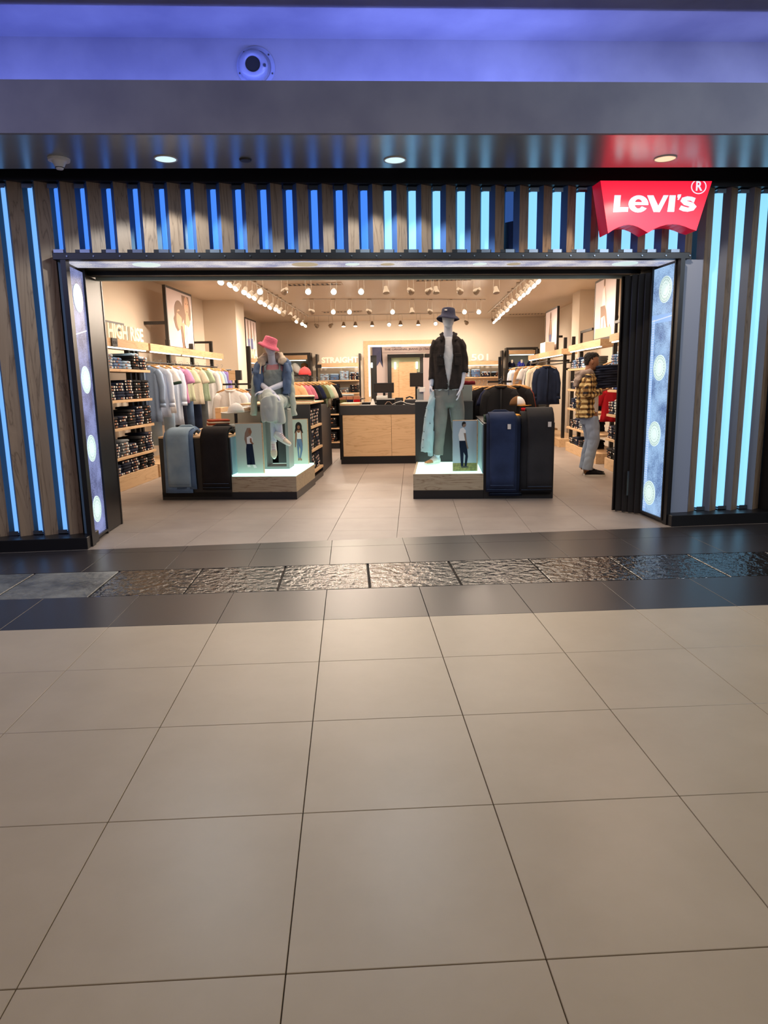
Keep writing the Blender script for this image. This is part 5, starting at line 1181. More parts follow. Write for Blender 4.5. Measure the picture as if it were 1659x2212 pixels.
obj('ribbon_cone', B('white').cyl((-.66, 11.42, .951), (-.66, 11.42, 1.05), .045, .012, n=6), label='white crumpled paper cone at the left of the printer', cat='paper')
cb = B('white'); cb.tube([(-.34, 11.34, .956), (-.28, 11.33, .985), (-.20, 11.33, 1.01), (-.10, 11.33, .97), (-.02, 11.33, .956), (.10, 11.33, .965)], [.005]*6, 6); obj('cable', cb, label='pale cable curling over the front of the counter', cat='cable')
cb = B('print_brown'); cb.tube([(-.46, 11.34, .956), (-.42, 11.36, 1.0), (-.38, 11.34, 1.0), (-.34, 11.34, .957)], [.006]*4, 6); obj('cable', cb, label='brown cable loop on the counter beside the pale cable', cat='cable')
obj('folded_bag', FJ.setdefault('roy', folded_mesh('c_royal', .2, .2, .06, False, 2)), mtx=T(.17, 11.45, .951), label='royal blue folded bag at the right end of the counter', cat='bag')
t = thing('pillar_panel', 'pale pink panel column right of the monitors', 'column', (.24, 12.3, 0)); wp('panel', B('card_bg').use('print_bg').box(.18, .42, 12.25, 12.5, 0, 1.72), t); wp('cap', B('black_metal').box(.20, .44, 12.24, 12.51, 1.72, 1.78), t)
for k, (m, lab) in enumerate((('c_olive', 'olive'), ('c_navy', 'navy'), ('c_red', 'red'))):
    t = thing('gift_box', '%s box with kraft sleeve at the left end of the cash counter' % lab, 'box', (-1.20+.118*k, 12.06, .96)); x = -1.26+.118*k
    wp('box', B(m).box(x, x+.105, 12.04, 12.14, .96, 1.03), t); wp('sleeve', B('tag').box(x-.002, x+.107, 12.036, 12.142, 1.03, 1.085), t)
t = thing('box_ledge', 'dark ledge behind the counter carrying the three small boxes', 'ledge', (-1.0, 12.1, 0)); wp('ledge', B('black').box(-1.28, -.85, 12.02, 12.2, 0, .96), t)
# ------------------------------------------------------------------ gondola left of the counter
t = thing('gondola_cabinet', 'black open cabinet of dark jeans left of the cash counter', 'cabinet', (-1.64, 14.1, 0))
wp('body', B('black').box(-2.0, -1.98, 14.05, 14.6, 0, .98).box(-1.44, -1.42, 14.05, 14.6, 0, .98).box(-1.98, -1.44, 14.58, 14.6, 0, .98).box(-1.98, -1.44, 14.07, 14.6, 0, .12), t)
wp('top', B('black').box(-2.0, -1.0, 14.05, 14.6, .98, 1.0), t)
for z in (.14, .42, .70): wp('shelf', B('oak').box(-1.98, -1.44, 14.05, 14.58, z-.025, z, bev=.001), t)
for i, z in enumerate((.14, .42, .70)):
    stack(-1.68, 14.22, z+.001, 0, 5, 'j_black', 'gondola', h=.04, far=True)
for k in range(3): obj('folded_shirt', FJ.setdefault('pl%d' % (k > 1), folded_mesh('c_red' if k < 2 else 'c_rose', .32, .3, .035, False, 20+k)), mtx=T(-1.78, 14.22, 1.001+k*.034), label='%s folded shirt, %s from below, on the black cabinet left of the counter' % ('red checked' if k < 2 else 'pink checked', ORD[k]), cat='shirt', group='checked shirts on the black cabinet')
for k in range(3): obj('folded_shirt', FJ.setdefault('gy%d' % (k > 1), folded_mesh('c_grey' if k < 2 else 'j_stone', .34, .3, .03, False, 30+k)), mtx=T(-1.38, 14.22, 1.001+k*.03), label='grey folded shirt, %s from below, right of the red ones on the black cabinet' % ORD[k], cat='shirt', group='grey shirts on the black cabinet')
# ------------------------------------------------------------------ back wall racks
def back_rack(x0, x1, label, shelves, ztop=1.866, zb=2.13, pel=True, back=None):
    t = thing('back_wall_rack', label, 'clothes rack', ((x0+x1)/2, 20.4, 0)); yF = 20.28
    wp('post', B('black_metal').box(x0-.05, x0, yF+.02, yF+.42, 1.95, zb).box(x0-.05, x0, yF, yF+.06, 0, zb), t); wp('post', B('black_metal').box(x1, x1+.05, yF, yF+.06, 0, zb).box(x1, x1+.05, yF+.02, yF+.42, 1.95, zb), t)
    if pel: wp('pelmet', B('oak').box(x0, x1, yF, yF+.1, ztop-.11, ztop), t); wp('light_bar', B('led_shelf').box(x0+.04, x1-.04, yF+.01, yF+.03, ztop-.125, ztop-.112), t)
    for z in shelves: wp('shelf', B('oak').box(x0, x1, yF, yF+.40, z-.035, z, bev=.002), t)
    if back: wp('back_panel', B(back).box(x0, x1, yF+.36, yF+.40, .9, ztop-.13), t)
    return t
back_rack(-2.74, -1.55, 'back wall rack of folded jeans under the STRAIGHT letters', (1.39, 1.03, .68))
for i, z in enumerate((1.39, 1.03)):
    for j in range(4):
        stack(-2.55+j*.285, 20.42, z+.001, 0, ((5, 5, 7, 6), (5, 7, 4, 6))[i][j], (('j_light', 'j_mid', 'j_light', 'j_dark'), ('j_char', 'j_dark', 'j_grey', 'j_black'))[i][j], 'back', topm=('j_light' if i == 0 else None), h=.036, sw=1.05, far=True)
gm = glyph('STRAIGHT', -2.62, -1.57, 1.875, 2.04, 20.33, .03, .03); t = thing('sign_letters', 'cream standing letters reading STRAIGHT on the back wall', 'letters', (-2.1, 20.33, 1.875))
for lb in split_letters(gm): obj('letter', lb, t, t.matrix_world.inverted())
obj('rack_plate', B('black_metal').box(-2.80, -2.62, 20.25, 20.27, 1.74, 1.84), label='small black plate at the left post below STRAIGHT', cat='sign')
back_rack(1.30, 2.52, 'back wall rack of folded jeans under the 501 letters', (1.41, 1.05, .68), ztop=1.85)
for j in range(4):
    stack(1.50+j*.29, 20.42, 1.411, 0, (6, 6, 4, 4)[j], ('j_light', 'j_mid', 'j_dark', 'j_black')[j], 'back', topm='j_light', h=.036, sw=1.05, far=True)
gm = glyph('501', 1.66, 2.14, 1.865, 2.05, 20.33, .03, .012); t = thing('sign_letters', 'cream standing numerals 501 on the back wall rack', 'letters', (1.9, 20.33, 1.865))
for lb in split_letters(gm): obj('letter', lb, t, t.matrix_world.inverted())
# caps display
t = thing('cap_display', 'black framed caps display with lit grid panel on the back wall, right', 'display rack', (3.05, 20.4, 0))
wp('frame', B('black_metal').box(2.62, 2.68, 20.1, 20.5, 0, 2.2).box(3.44, 3.50, 20.1, 20.5, 0, 2.2).box(2.68, 3.44, 20.1, 20.5, 2.15, 2.2), t)
wp('pelmet', B('oak').box(2.69, 3.43, 20.12, 20.2, 2.02, 2.12), t); wp('light_bar', B('led_shelf').box(2.72, 3.40, 20.13, 20.16, 1.985, 2.005), t)
wp('grid_panel', B('grey_plinth').box(2.68, 3.44, 20.46, 20.5, 1.62, 1.98), t); wp('grid_panel', B('grey_plinth').box(2.68, 3.44, 20.46, 20.5, 1.30, 1.58), t)
wp('bar', B('black_metal').box(2.68, 3.44, 20.3, 20.33, 1.60, 1.62), t); wp('shelf', B('oak').box(2.75, 3.44, 20.12, 20.45, 1.25, 1.28), t)
for k, (m, m2, vs, lab) in enumerate((('c_navy', None, None, 'navy cap with white tag'), ('c_royal', None, None, 'royal blue cap with white tag'), ('c_navy', None, 'c_black', 'dark navy cap with tag'))):
    x = 2.80+.27*k; c_ = cap(lab+(', upper row left', ', upper row middle', ', upper row right')[k]+' of the caps display', (x, 20.34, 1.66), 0, m, m2, vs, s=1.3, group='caps in the upper row')
    obj('tag', B('tag_white').box(-.02, .02, -.09, -.085, .09, .16), c_)
for k, (m, m2, vs, lab) in enumerate((('c_tan', 'c_grey', None, 'khaki cap'), ('c_tan', None, 'c_orange', 'tan cap with orange visor'), ('c_black', None, 'c_teal', 'black cap with turquoise visor'))):
    x = 2.86+.27*k; c_ = cap(lab+(', lower row left', ', lower row middle', ', lower row right')[k]+' of the caps display', (x, 20.32, 1.36), 0, m, m2, vs, s=1.3, group='caps in the lower row')
# bags display left
t = thing('bag_display', 'black framed display with hanging bags behind the seated mannequin', 'display rack', (-3.4, 20.4, 0))
wp('frame', B('black_metal').box(-4.0, -3.94, 20.1, 20.5, 0, 2.17).box(-2.99, -2.91, 20.1, 20.5, 0, 2.17).box(-3.94, -2.99, 20.1, 20.5, 2.12, 2.17).box(-3.94, -2.99, 20.3, 20.33, 1.52, 1.55), t)
wp('pelmet', B('oak').box(-3.94, -3.0, 20.12, 20.2, 1.99, 2.10), t); wp('light_bar', B('led_shelf').box(-3.9, -3.05, 20.13, 20.16, 1.95, 1.97), t)
wp('grid_panel', B('grey_plinth').box(-3.94, -2.99, 20.46, 20.5, .9, 1.94), t)
for k, (m, lab) in enumerate((('c_cream', 'cream'), ('c_white', 'white'), ('c_brown', 'brown patterned'))):
    b = B(m); x = -3.66+.26*k
    b.loft([ringxz(x+dx, z, rx, .05, 14) for z, rx, dx in ((1.90, .03, 0), (1.86, .09, .0), (1.76, .12, .03), (1.66, .11, .07), (1.60, .06, .09))]); bag = thing('hanging_bag', '%s pouch bag hanging in the framed display behind the seated mannequin' % lab, 'bag', (x, 20.38, 1.6), 0, 'pouch bags in the framed display')
    obj('pouch', b, bag, Matrix.Translation((-x, 0, -1.6)), smooth=True); s_ = B('black_metal'); s_.tube([(-.02, 0, .28), (0, 0, .33), (.02, 0, .28)], [.005]*3, 6); obj('strap', s_, bag)
# ------------------------------------------------------------------ print wall and fitting-room door in the alcove
t = thing('mural', 'printed wall mural with lettering and blue denim shapes behind the counter', 'mural', (OX0, 22.58, 0))
wp('sheet', B('print_bg').box(OX0+.01, OX1-.01, 22.53, 22.57, .3, 2.85), t)
mw = Matrix.Translation((0, 22.53, 0))
pp = poly_print(t, [('print_blue', [(-1.28, 2.75), (-1.0, 2.75), (-1.0, 2.0), (-.95, 1.75), (-1.05, 1.95), (-1.12, 1.85), (-1.28, 1.65)]), ('print_white', [(-.25, 2.2), (.42, 2.2), (.16, 1.75), (.12, 1.9)]), ('print_blue', [(.62, 2.25), (.28, 1.70), (.2, 1.3), (.6, 1.3)]),
    ('print_text', [(-1.0, 2.225), (.6, 2.225), (.6, 2.217), (-1.0, 2.217)])], t.matrix_world.inverted() @ mw)
for txt, x0, x1, z0, z1 in (('THEY ARE', -.68, -.36, 2.375, 2.42), ('THE ORIGINAL JEANS', -.90, .16, 2.275, 2.35), ('LEVI STRAUSS', .19, .58, 2.275, 2.36)):
    g_ = glyph(txt, x0, x1, z0, z1, 22.523, .002, .02, 'print_text'); obj('lettering', g_, t, t.matrix_world.inverted())
t = thing('fitting_door', 'black framed doorway with pale wooden door and two vanity lights behind the counter', 'door', (-.3, 22.4, 0))
wp('frame', B('black').box(-.80, -.68, 22.3, 22.5, 0, 2.16).box(.22, .34, 22.3, 22.5, 0, 2.16).box(-.68, .22, 22.3, 22.5, 2.06, 2.16), t)
wp('lining', B('letter').use('c_lime').box(-.68, .22, 22.46, 22.5, 1.6, 2.06), t)
wp('door', B('oak').box(-.44, .12, 22.38, 22.43, 0, 1.92), t); wp('mirror_edge', B('oak').box(-.68, -.44, 22.42, 22.45, 0, 1.75), t)
for x in (-.56, .12): wp('lamp', B('led_white').box(x-.03, x+.03, 22.34, 22.37, 1.70, 1.92, bev=.01), t)
light('AREA', (-.3, 21.6, 2.7), 15, WARM, size=1.5, size_y=1.2)
t = thing('side_door', 'narrow black door frame at the left inside the opening behind the counter', 'door', (-1.2, 22.0, 0)); wp('frame', B('black').box(-1.29, -1.12, 21.8, 21.9, 0, 2.12), t); wp('lamp', B('led_white').box(-1.285, -1.24, 21.77, 21.79, 1.75, 1.9), t)
# ------------------------------------------------------------------ figures
def hand(b, W, D, N, S, curl=.5, k=1.0, spread=.006):
    """palm, four unequal bent fingers and a thumb; W wrist, D along the hand, N palm side, S thumb side"""
    W, D, N, S = Vector(W), Vector(D).normalized(), Vector(N).normalized(), Vector(S).normalized()
    b.tube([W-D*.02, W+D*.02*k, W+D*.055*k, W+D*.088*k], None, 10, flat=[(.017*k, .024*k), (.016*k, .030*k), (.014*k, .038*k), (.011*k, .036*k)], up=N)
    for i, L in enumerate((.070, .080, .074, .058)):
        o = W+D*(.082*k)+S*((.027-i*.018)*k); s = S*((1.5-i)*spread)
        p = [o, o+(D*.45*L+N*curl*L*.12)*k+s*.4, o+(D*(.80-curl*.25)*L+N*curl*L*.42)*k+s*.8, o+(D*(1.0-curl*.55)*L+N*curl*L*.85)*k+s]
        b.tube(p, [.0092*k, .0085*k, .0078*k, .006*k], 8, up=N)
    o = W+D*.02*k+S*.026*k
    b.tube([o, o+(D*.022+S*.022+N*.006)*k, o+(D*.05+S*.030+N*.016)*k, o+(D*.072+S*.026+N*.024)*k], [.013*k, .011*k, .0095*k, .007*k], 8, up=N)
def el(cx, cy, z, rx, ry, n=20, fr=0, amp=0, ph=0):
    return [Vector((cx+rx*math.cos(2*PI*k/n)*(1+amp*math.sin(fr*2*PI*k/n+ph)), cy+ry*math.sin(2*PI*k/n)*(1+amp*math.sin(fr*2*PI*k/n+ph)), z)) for k in range(n)]
def shell(b, rows, th=.012, n=28):
    """open-front garment body: rows of (cx, cy, z, rx, ry, half gap angle in degrees)"""
    rings = []
    for cx, cy, z, rx, ry, g in rows:
        g = math.radians(g); out = []; inn = []
        for k in range(n+1):
            a = -PI/2+g+(2*PI-2*g)*k/n; wv = 1+.03*math.sin(7*a+z*9)
            out.append(Vector((cx+rx*wv*math.cos(a), cy+ry*wv*math.sin(a), z))); inn.append(Vector((cx+(rx*wv-th)*math.cos(a), cy+(ry*wv-th)*math.sin(a), z)))
        rings.append(out+inn[::-1])
    b.loft(rings)
def bucket_hat(label, par, mtx, m, s=1.0):
    n = 28; b = B(m)
    prof = [(.001, .098), (.055, .098), (.078, .092), (.086, .08), (.092, .03), (.098, .0), (.125, -.022), (.152, -.050), (.150, -.054), (.122, -.028), (.092, -.006)]
    b.loft([[Vector((r*math.cos(2*PI*k/n), r*1.10*math.sin(2*PI*k/n), z+(.012*math.sin(2*2*PI*k/n+1) if r > .11 else 0))) for k in range(n)] for r, z in prof])
    o = obj('bucket_hat', b, par, mtx @ Matrix.Scale(s, 4), smooth=True, label=label); return o
def shoe(par, name, mtx, upper, toe, sole, k=1.0, laces='c_white'):
    """low sneaker, toe towards -Y, heel at the origin"""
    b = B(sole); n = 20
    def outl(t_): return None
    base = []
    for i in range(n):
        a = 2*PI*i/n; y = -.13-.145*math.sin(a); x = .046*math.cos(a)*(1-.18*max(0, -math.sin(a)*1)) if True else 0
        x = (.038+.012*max(0, math.sin(a)))*math.cos(a); base.append((x, y))
    b.loft([[Vector((x, y, 0)) for x, y in base], [Vector((x*1.05, -.13+(y+.13)*1.02, .016)) for x, y in base], [Vector((x, y, .03)) for x, y in base]])
    s = obj(name, b, par, mtx @ Matrix.Scale(k, 4), smooth=False)
    u = B(upper); rows = [(0.0, .030, .085), (-.03, .036, .095), (-.08, .038, .092), (-.13, .040, .075), (-.18, .043, .055), (-.23, .040, .044), (-.262, .024, .034)]
    u.loft([[Vector((w_*math.cos(a), y, .026+(h-.026)*max(0, math.sin(a))**.7 if math.sin(a) > 0 else .024)) for a in [2*PI*q/14 for q in range(14)]] for y, w_, h in rows])
    obj('upper', u, s, smooth=True)
    t_ = B(toe); t_.loft([[Vector((w_*math.cos(a), y, .026+(h-.026)*max(0, math.sin(a))**.7 if math.sin(a) > 0 else .024)) for a in [2*PI*q/14 for q in range(14)]] for y, w_, h in [(-.17, .0445, .0615), (-.20, .0435, .053), (-.235, .040, .045), (-.266, .022, .034)]]); obj('toe_cap', t_, s, smooth=True)
    l_ = B(laces)
    for q in range(4): l_.tube([(-.024, -.095-.022*q, .088-.010*q), (0, -.098-.022*q, .096-.0105*q), (.024, -.095-.022*q, .088-.010*q)], [.0035]*3, 5)
    obj('laces', l_, s, smooth=True); return s
def frameto(loc, fwd, up=(0, 0, 1)):
    """matrix whose -Y looks along fwd"""
    y = -Vector(fwd).normalized(); z = Vector(up); z = (z-y*z.dot(y)).normalized(); x = y.cross(z)
    return Matrix(((x.x, y.x, z.x, loc[0]), (x.y, y.y, z.y, loc[1]), (x.z, y.z, z.z, loc[2]), (0, 0, 0, 1)))
M['j_washed'] = denim('washed_grey_denim', (104, 104, 104), (140, 138, 134), var=0)
M['j_jacket'] = denim('jacket_blue_denim', (70, 88, 122), (112, 132, 164), var=0)
M['j_overall'] = denim('pale_overall_denim', (128, 138, 140), (158, 166, 160), var=0)
M['j_culotte'] = denim('pale_culotte_denim', (176, 186, 184), (204, 208, 198), var=0)
M['j_sky'] = denim('sky_denim', (150, 178, 196), (190, 208, 214), var=0)
M['corduroy'] = mat('brown_black_corduroy', (40, 34, 34), 0.85, bump=0.5, bscale=60, mix=(48, 42, 42), mscale=12, spec=0.2)
M['tee_grey'] = mat('white_tee', (214, 214, 220), 0.9, bump=.3, bscale=30)
M['tee_pink'] = mat('dusty_pink_tee', (200, 140, 146), 0.9, bump=.3, bscale=30)
M['hat_pink'] = mat('pink_hat_cotton', (214, 104, 128), 0.9, bump=.6, bscale=40)
M['hat_navy'] = mat('navy_hat_cotton', (34, 36, 62), 0.9, bump=.6, bscale=40)
M['hood_sand'] = mat('sand_fleece', (206, 188, 168), 0.95, bump=.5, bscale=30)
M['sleeve_pale'] = mat('pale_sleeve', (176, 184, 174), 0.9, bump=.5, bscale=22)
M['hoodie_grey'] = mat('heather_grey_fleece', (150, 132, 122), 0.95, bump=.5, bscale=30)
M['pants_blue'] = denim('man_light_blue_jeans', (140, 156, 182), (168, 182, 202), var=0)
def ML(x, y): return Matrix.Translation((x, y, 0))
# --- standing mannequin
t = thing('standing_mannequin', 'standing grey mannequin in navy bucket hat, open dark overshirt and washed jeans', 'mannequin', (.435, 8.78, .285), 0)
LM = Matrix.Translation((0, 0, -.285))
b = B('mann')
b.loft([el(0, y_, z, rx, ry, 20) for z, rx, ry, y_ in ((1.955, .020, .022, -.045), (1.968, .046, .050, -.028), (2.0, .062, .074, -.012), (2.04, .072, .088, 0), (2.08, .076, .095, .006), (2.12, .074, .092, .01), (2.15, .058, .072, .01), (2.168, .03, .035, .01))])
b.tube([(0, .01, 2.03), (.0, .018, 1.93), (0, .03, 1.83)], [.052, .052, .064], 16)
b.loft([el(0, .03, z, rx, ry, 24) for z, rx, ry in ((1.875, .055, .05), (1.845, .11, .060), (1.80, .150, .072), (1.72, .150, .092), (1.6, .145, .098), (1.48, .138, .092), (1.36, .138, .09), (1.24, .165, .10), (1.12, .168, .10), (1.05, .15, .09))])
b.tube([(-.085, .03, 1.14), (-.095, .0, .93), (-.11, -.01, .70), (-.13, .01, .52), (-.145, .02, .37), (-.145, .02, .335)], [.088, .082, .057, .052, .038, .04], 16)
b.tube([(.085, .03, 1.14), (.10, .05, .93), (.115, .07, .70), (.13, .10, .52), (.14, .13, .37), (.14, .13, .335)], [.088, .082, .057, .052, .038, .04], 16)
b.tube([(.145, .03, 1.79), (.172, .03, 1.70), (.188, .04, 1.56), (.190, .02, 1.44), (.170, -.02, 1.30), (.145, -.05, 1.21)], [.048, .048, .042, .036, .030, .024], 12)
b.tube([(-.145, .03, 1.79), (-.168, .04, 1.70), (-.182, .07, 1.56), (-.194, .06, 1.44), (-.205, .02, 1.32), (-.21, .0, 1.26)], [.048, .048, .042, .036, .030, .024], 12)
hand(b, (.145, -.05, 1.215), (-.22, -.25, -.95), (-.9, .1, .1), (-.1, -1, .1), .35, 1.0, .008)
hand(b, (-.215, .0, 1.265), (-.1, -.15, -1), (.9, -.2, 0), (.1, -1, 0), .9)
bd = obj('body', b, t, LM); bake(bd, .0055, 2)
b = B('tee_grey'); b.loft([el(0, .025, z, rx, ry, 24, 8, .01, z*20) for z, rx, ry in ((1.845, .10, .065), (1.80, .158, .085), (1.72, .160, .105), (1.6, .155, .112), (1.48, .150, .108), (1.36, .155, .106), (1.23, .178, .112), (1.20, .178, .112))])
o = obj('tee', b, t, LM); bake(o, .008, 3, disp=.006, dscale=14, zs=.5)
b = B('j_washed'); b.loft([el(0, .03, z, rx, ry, 24) for z, rx, ry in ((1.265, .172, .112), (1.20, .180, .116), (1.12, .188, .120), (1.05, .180, .112), (1.0, .15, .09))])
b.tube([(-.095, .02, 1.12), (-.095, .01, 1.0), (-.10, 0, .85), (-.105, -.01, .72), (-.115, .0, .58), (-.125, .0, .46), (-.13, -.002, .40)], None, 18, flat=[(.10, .092), (.098, .092), (.088, .084), (.078, .074), (.072, .068), (.070, .064), (.073, .066)])
b.tube([(.095, .03, 1.12), (.105, .04, 1.0), (.12, .06, .85), (.128, .08, .72), (.135, .1, .58), (.14, .12, .46), (.14, .12, .39)], None, 18, flat=[(.10, .094), (.098, .095), (.092, .090), (.086, .082), (.082, .076), (.078, .072), (.078, .072)])
o = obj('jeans', b, t, LM); bake(o, .009, 4, disp=.006, dscale=10, seed=3, zs=.5)
b = B('steel')
for z in (1.235, 1.19, 1.155): b.cyl((.0, -.088, z), (.0, -.095, z), .008, n=10)
obj('fly_buttons', b, o)
b = B('corduroy')
shell(b, [(0, .03, 1.872, .085, .07, 44), (0, .03, 1.845, .125, .085, 24), (0, .03, 1.81, .165, .105, 15), (0, .03, 1.74, .185, .128, 14), (0, .03, 1.62, .184, .136, 18), (0, .03, 1.50, .182, .138, 14), (0, .03, 1.40, .182, .138, 9), (0, .03, 1.30, .184, .140, 4), (0, .03, 1.215, .188, .142, 5)], .016, 36)
b.tube([(.135, .03, 1.80), (.172, .03, 1.73), (.193, .04, 1.58), (.196, .025, 1.43)], None, 14, flat=[(.064, .052), (.068, .054), (.062, .050), (.058, .048)])
b.tube([(.196, .027, 1.455), (.196, .02, 1.415)], None, 14, flat=[(.064, .054), (.064, .054)])
b.tube([(-.135, .03, 1.80), (-.170, .04, 1.73), (-.185, .07, 1.58), (-.198, .06, 1.42), (-.206, .03, 1.33)], None, 14, flat=[(.068, .058), (.068, .056), (.062, .050), (.056, .044), (.052, .042)])
for s in (-1, 1): b.tube([(s*.02, .115, 1.875), (s*.07, .08, 1.89), (s*.085, .0, 1.880), (s*.078, -.06, 1.845), (s*.098, -.085, 1.80)], None, 8, flat=[(.012, .024), (.014, .028), (.014, .030), (.013, .030), (.011, .018)])
o = obj('overshirt', b, t, LM); bake(o, .0085, 2, disp=.008, dscale=11, seed=6, zs=.5)
b = B('corduroy')
for cx in (-.108, .112): b.box(cx-.038, cx+.040, -.114, -.085, 1.50, 1.63, bev=.004).box(cx-.040, cx+.042, -.119, -.085, 1.605, 1.64, bev=.004)
obj('chest_pockets', b, o)
b = B('steel')
for x, z in ((-.100, 1.618), (-.065, 1.600), (-.050, 1.51), (-.034, 1.40), (-.018, 1.285)): b.cyl((x, -.100, z), (x, -.124, z), .006, n=8)
obj('snap_buttons', b, o)
hat = bucket_hat('navy bucket hat with white tab', t, LM @ Matrix.Translation((0, .006, 2.098)) @ Matrix.Rotation(.06, 4, 'Y') @ Matrix.Rotation(-.10, 4, 'X'), 'hat_navy', .93)
b = B('c_white'); b.box(-.055, -.022, -.104, -.098, .045, .060); obj('tab', b, hat)
shoe(t, 'sneaker', LM @ frameto((-.118, .055, .287), (-.62, -.75, 0)), 'c_white', 'c_tan', 'sole', 1.02)
shoe(t, 'sneaker', LM @ frameto((.15, .15, .287), (.35, -.9, 0)), 'c_white', 'c_tan', 'sole', 1.02)
# pale denim jacket carried at the left hand: its own thing
t = thing('denim_jacket', 'light blue denim jacket hanging from the hand of the standing mannequin', 'jacket', (.19, 8.74, .43))
b = B('j_sky'); LMj = Matrix.Translation((-.19, -8.74, -.43))
b.loft([el(cx, 8.745, z, rx, ry, 20, 5, .05, z*6) for z, cx, rx, ry in ((1.20, .245, .012, .012), (1.14, .238, .03, .03), (1.02, .215, .05, .042), (.86, .195, .062, .048), (.66, .180, .070, .05), (.50, .165, .078, .05), (.445, .163, .080, .05))])
b.tube([(.25, 8.72, 1.12), (.20, 8.70, 1.03), (.165, 8.70, .98)], None, 8, flat=[(.02, .03), (.02, .03), (.016, .02)])
b.tube([(.235, 8.77, .70), (.215, 8.76, .50), (.210, 8.75, .385)], None, 10, flat=[(.03, .035)]*3)
o = obj('body', b, t, LMj); bake(o, .008, 2, disp=.010, dscale=14, seed=8, zs=.5)
b = B('steel')
for x, z in ((.150, .97), (.142, .88), (.128, .70), (.118, .60), (.112, .50), (.205, .80)): b.cyl((x, 8.70, z), (x, 8.688, z), .007, n=8)
obj('buttons', b, t, LMj)
# --- seated mannequin
t = thing('seated_mannequin', 'seated grey mannequin in pink bucket hat with denim jacket over the shoulders', 'mannequin', (-1.695, 8.56, 1.01), 0)
SM = Matrix.Translation((1.695, -8.56, -1.01))
b = B('mann'); hx = -1.705
b.loft([el(hx+dx, 8.47+y_, z, rx, ry, 20) for z, rx, ry, y_, dx in ((1.655, .018, .020, -.045, .012), (1.668, .042, .046, -.03, .010), (1.70, .057, .068, -.012, .006), (1.74, .067, .082, 0, 0), (1.78, .070, .088, .006, -.004), (1.82, .066, .084, .01, -.008), (1.848, .045, .055, .01, -.01))])
b.tube([(hx, 8.485, 1.72), (-1.70, 8.50, 1.62), (-1.695, 8.52, 1.54)], [.044, .044, .056], 16)
b.loft([el(-1.69, 8.535+dy, z, rx, ry, 24) for z, rx, ry, dy in ((1.575, .05, .045, 0), (1.55, .115, .058, 0), (1.51, .155, .07, 0), (1.45, .145, .088, -.005), (1.38, .135, .09, 0), (1.28, .12, .082, .01), (1.20, .14, .095, .02), (1.12, .165, .11, .03), (1.04, .16, .11, .03))])
b.tube([(-1.76, 8.55, 1.11), (-1.74, 8.35, 1.14), (-1.70, 8.17, 1.15), (-1.64, 8.16, 1.02), (-1.60, 8.20, .88), (-1.585, 8.22, .745), (-1.58, 8.215, .71)], [.088, .08, .062, .050, .050, .034, .036], 16)
b.tube([(-1.61, 8.55, 1.11), (-1.62, 8.36, 1.09), (-1.63, 8.21, 1.07), (-1.645, 8.23, .95), (-1.66, 8.26, .82), (-1.668, 8.25, .67), (-1.668, 8.24, .64)], [.088, .075, .058, .05, .048, .034, .036], 16)
b.tube([(-1.83, 8.54, 1.50), (-1.855, 8.54, 1.42), (-1.85, 8.50, 1.32), (-1.76, 8.36, 1.27), (-1.67, 8.24, 1.225), (-1.625, 8.19, 1.20)], [.042, .042, .038, .034, .028, .024], 12)
b.tube([(-1.55, 8.54, 1.50), (-1.53, 8.54, 1.42), (-1.535, 8.50, 1.33), (-1.62, 8.38, 1.29), (-1.72, 8.30, 1.25), (-1.76, 8.27, 1.235)], [.042, .042, .038, .034, .028, .024], 12)
hand(b, (-1.63, 8.195, 1.20), (.75, -.3, -.55), (-.3, .2, -.9), (-.3, -.9, 0), .7, .92)
hand(b, (-1.755, 8.272, 1.235), (-.85, -.3, -.2), (.1, .2, -.95), (.3, -.9, 0), .6, .92)
bd = obj('body', b, t, SM); bake(bd, .0052, 2)
b = B('j_overall'); b.loft([el(-1.69, 8.53+dy, z, rx, ry, 24, 6, .015, z*9) for z, rx, ry, dy in ((1.485, .135, .096, -.008), (1.44, .142, .104, -.01), (1.36, .140, .106, -.005), (1.27, .130, .098, .005), (1.19, .148, .108, .015), (1.10, .175, .12, .03), (1.035, .17, .12, .03))])
for x in (-1.775, -1.60): b.tube([(x, 8.44, 1.47), (x+.003, 8.445, 1.52), (x+.01*(1 if x < -1.69 else -1), 8.48, 1.56), (x, 8.56, 1.57)], None, 6, flat=[(.007, .018)]*4)
o = obj('dungarees', b, t, SM); bake(o, .0075, 2, disp=.006, dscale=14, seed=2)
b = B('j_culotte')
b.tube([(-1.77, 8.58, 1.10), (-1.75, 8.38, 1.14), (-1.71, 8.20, 1.165), (-1.685, 8.135, 1.14), (-1.68, 8.12, 1.05), (-1.675, 8.13, .96), (-1.67, 8.14, .90)], None, 20, flat=[(.10, .10), (.095, .10), (.08, .095), (.075, .098), (.085, .105), (.092, .112), (.096, .118)])
b.tube([(-1.60, 8.58, 1.09), (-1.61, 8.38, 1.11), (-1.60, 8.24, 1.115), (-1.59, 8.17, 1.08), (-1.585, 8.17, .99), (-1.58, 8.18, .91), (-1.575, 8.18, .86)], None, 20, flat=[(.10, .10), (.09, .095), (.075, .085), (.07, .075), (.078, .078), (.085, .08), (.09, .07)])
o = obj('culottes', b, t, SM); bake(o, .009, 3, disp=.014, dscale=10, seed=5, zs=.3)
b = B('tee_pink'); b.loft([el(-1.69, 8.53, z, rx, ry, 24) for z, rx, ry in ((1.548, .118, .062), (1.52, .155, .078), (1.48, .158, .094), (1.45, .150, .095))]); o = obj('tee', b, t, SM); bake(o, .007, 2)
b = B('j_jacket')
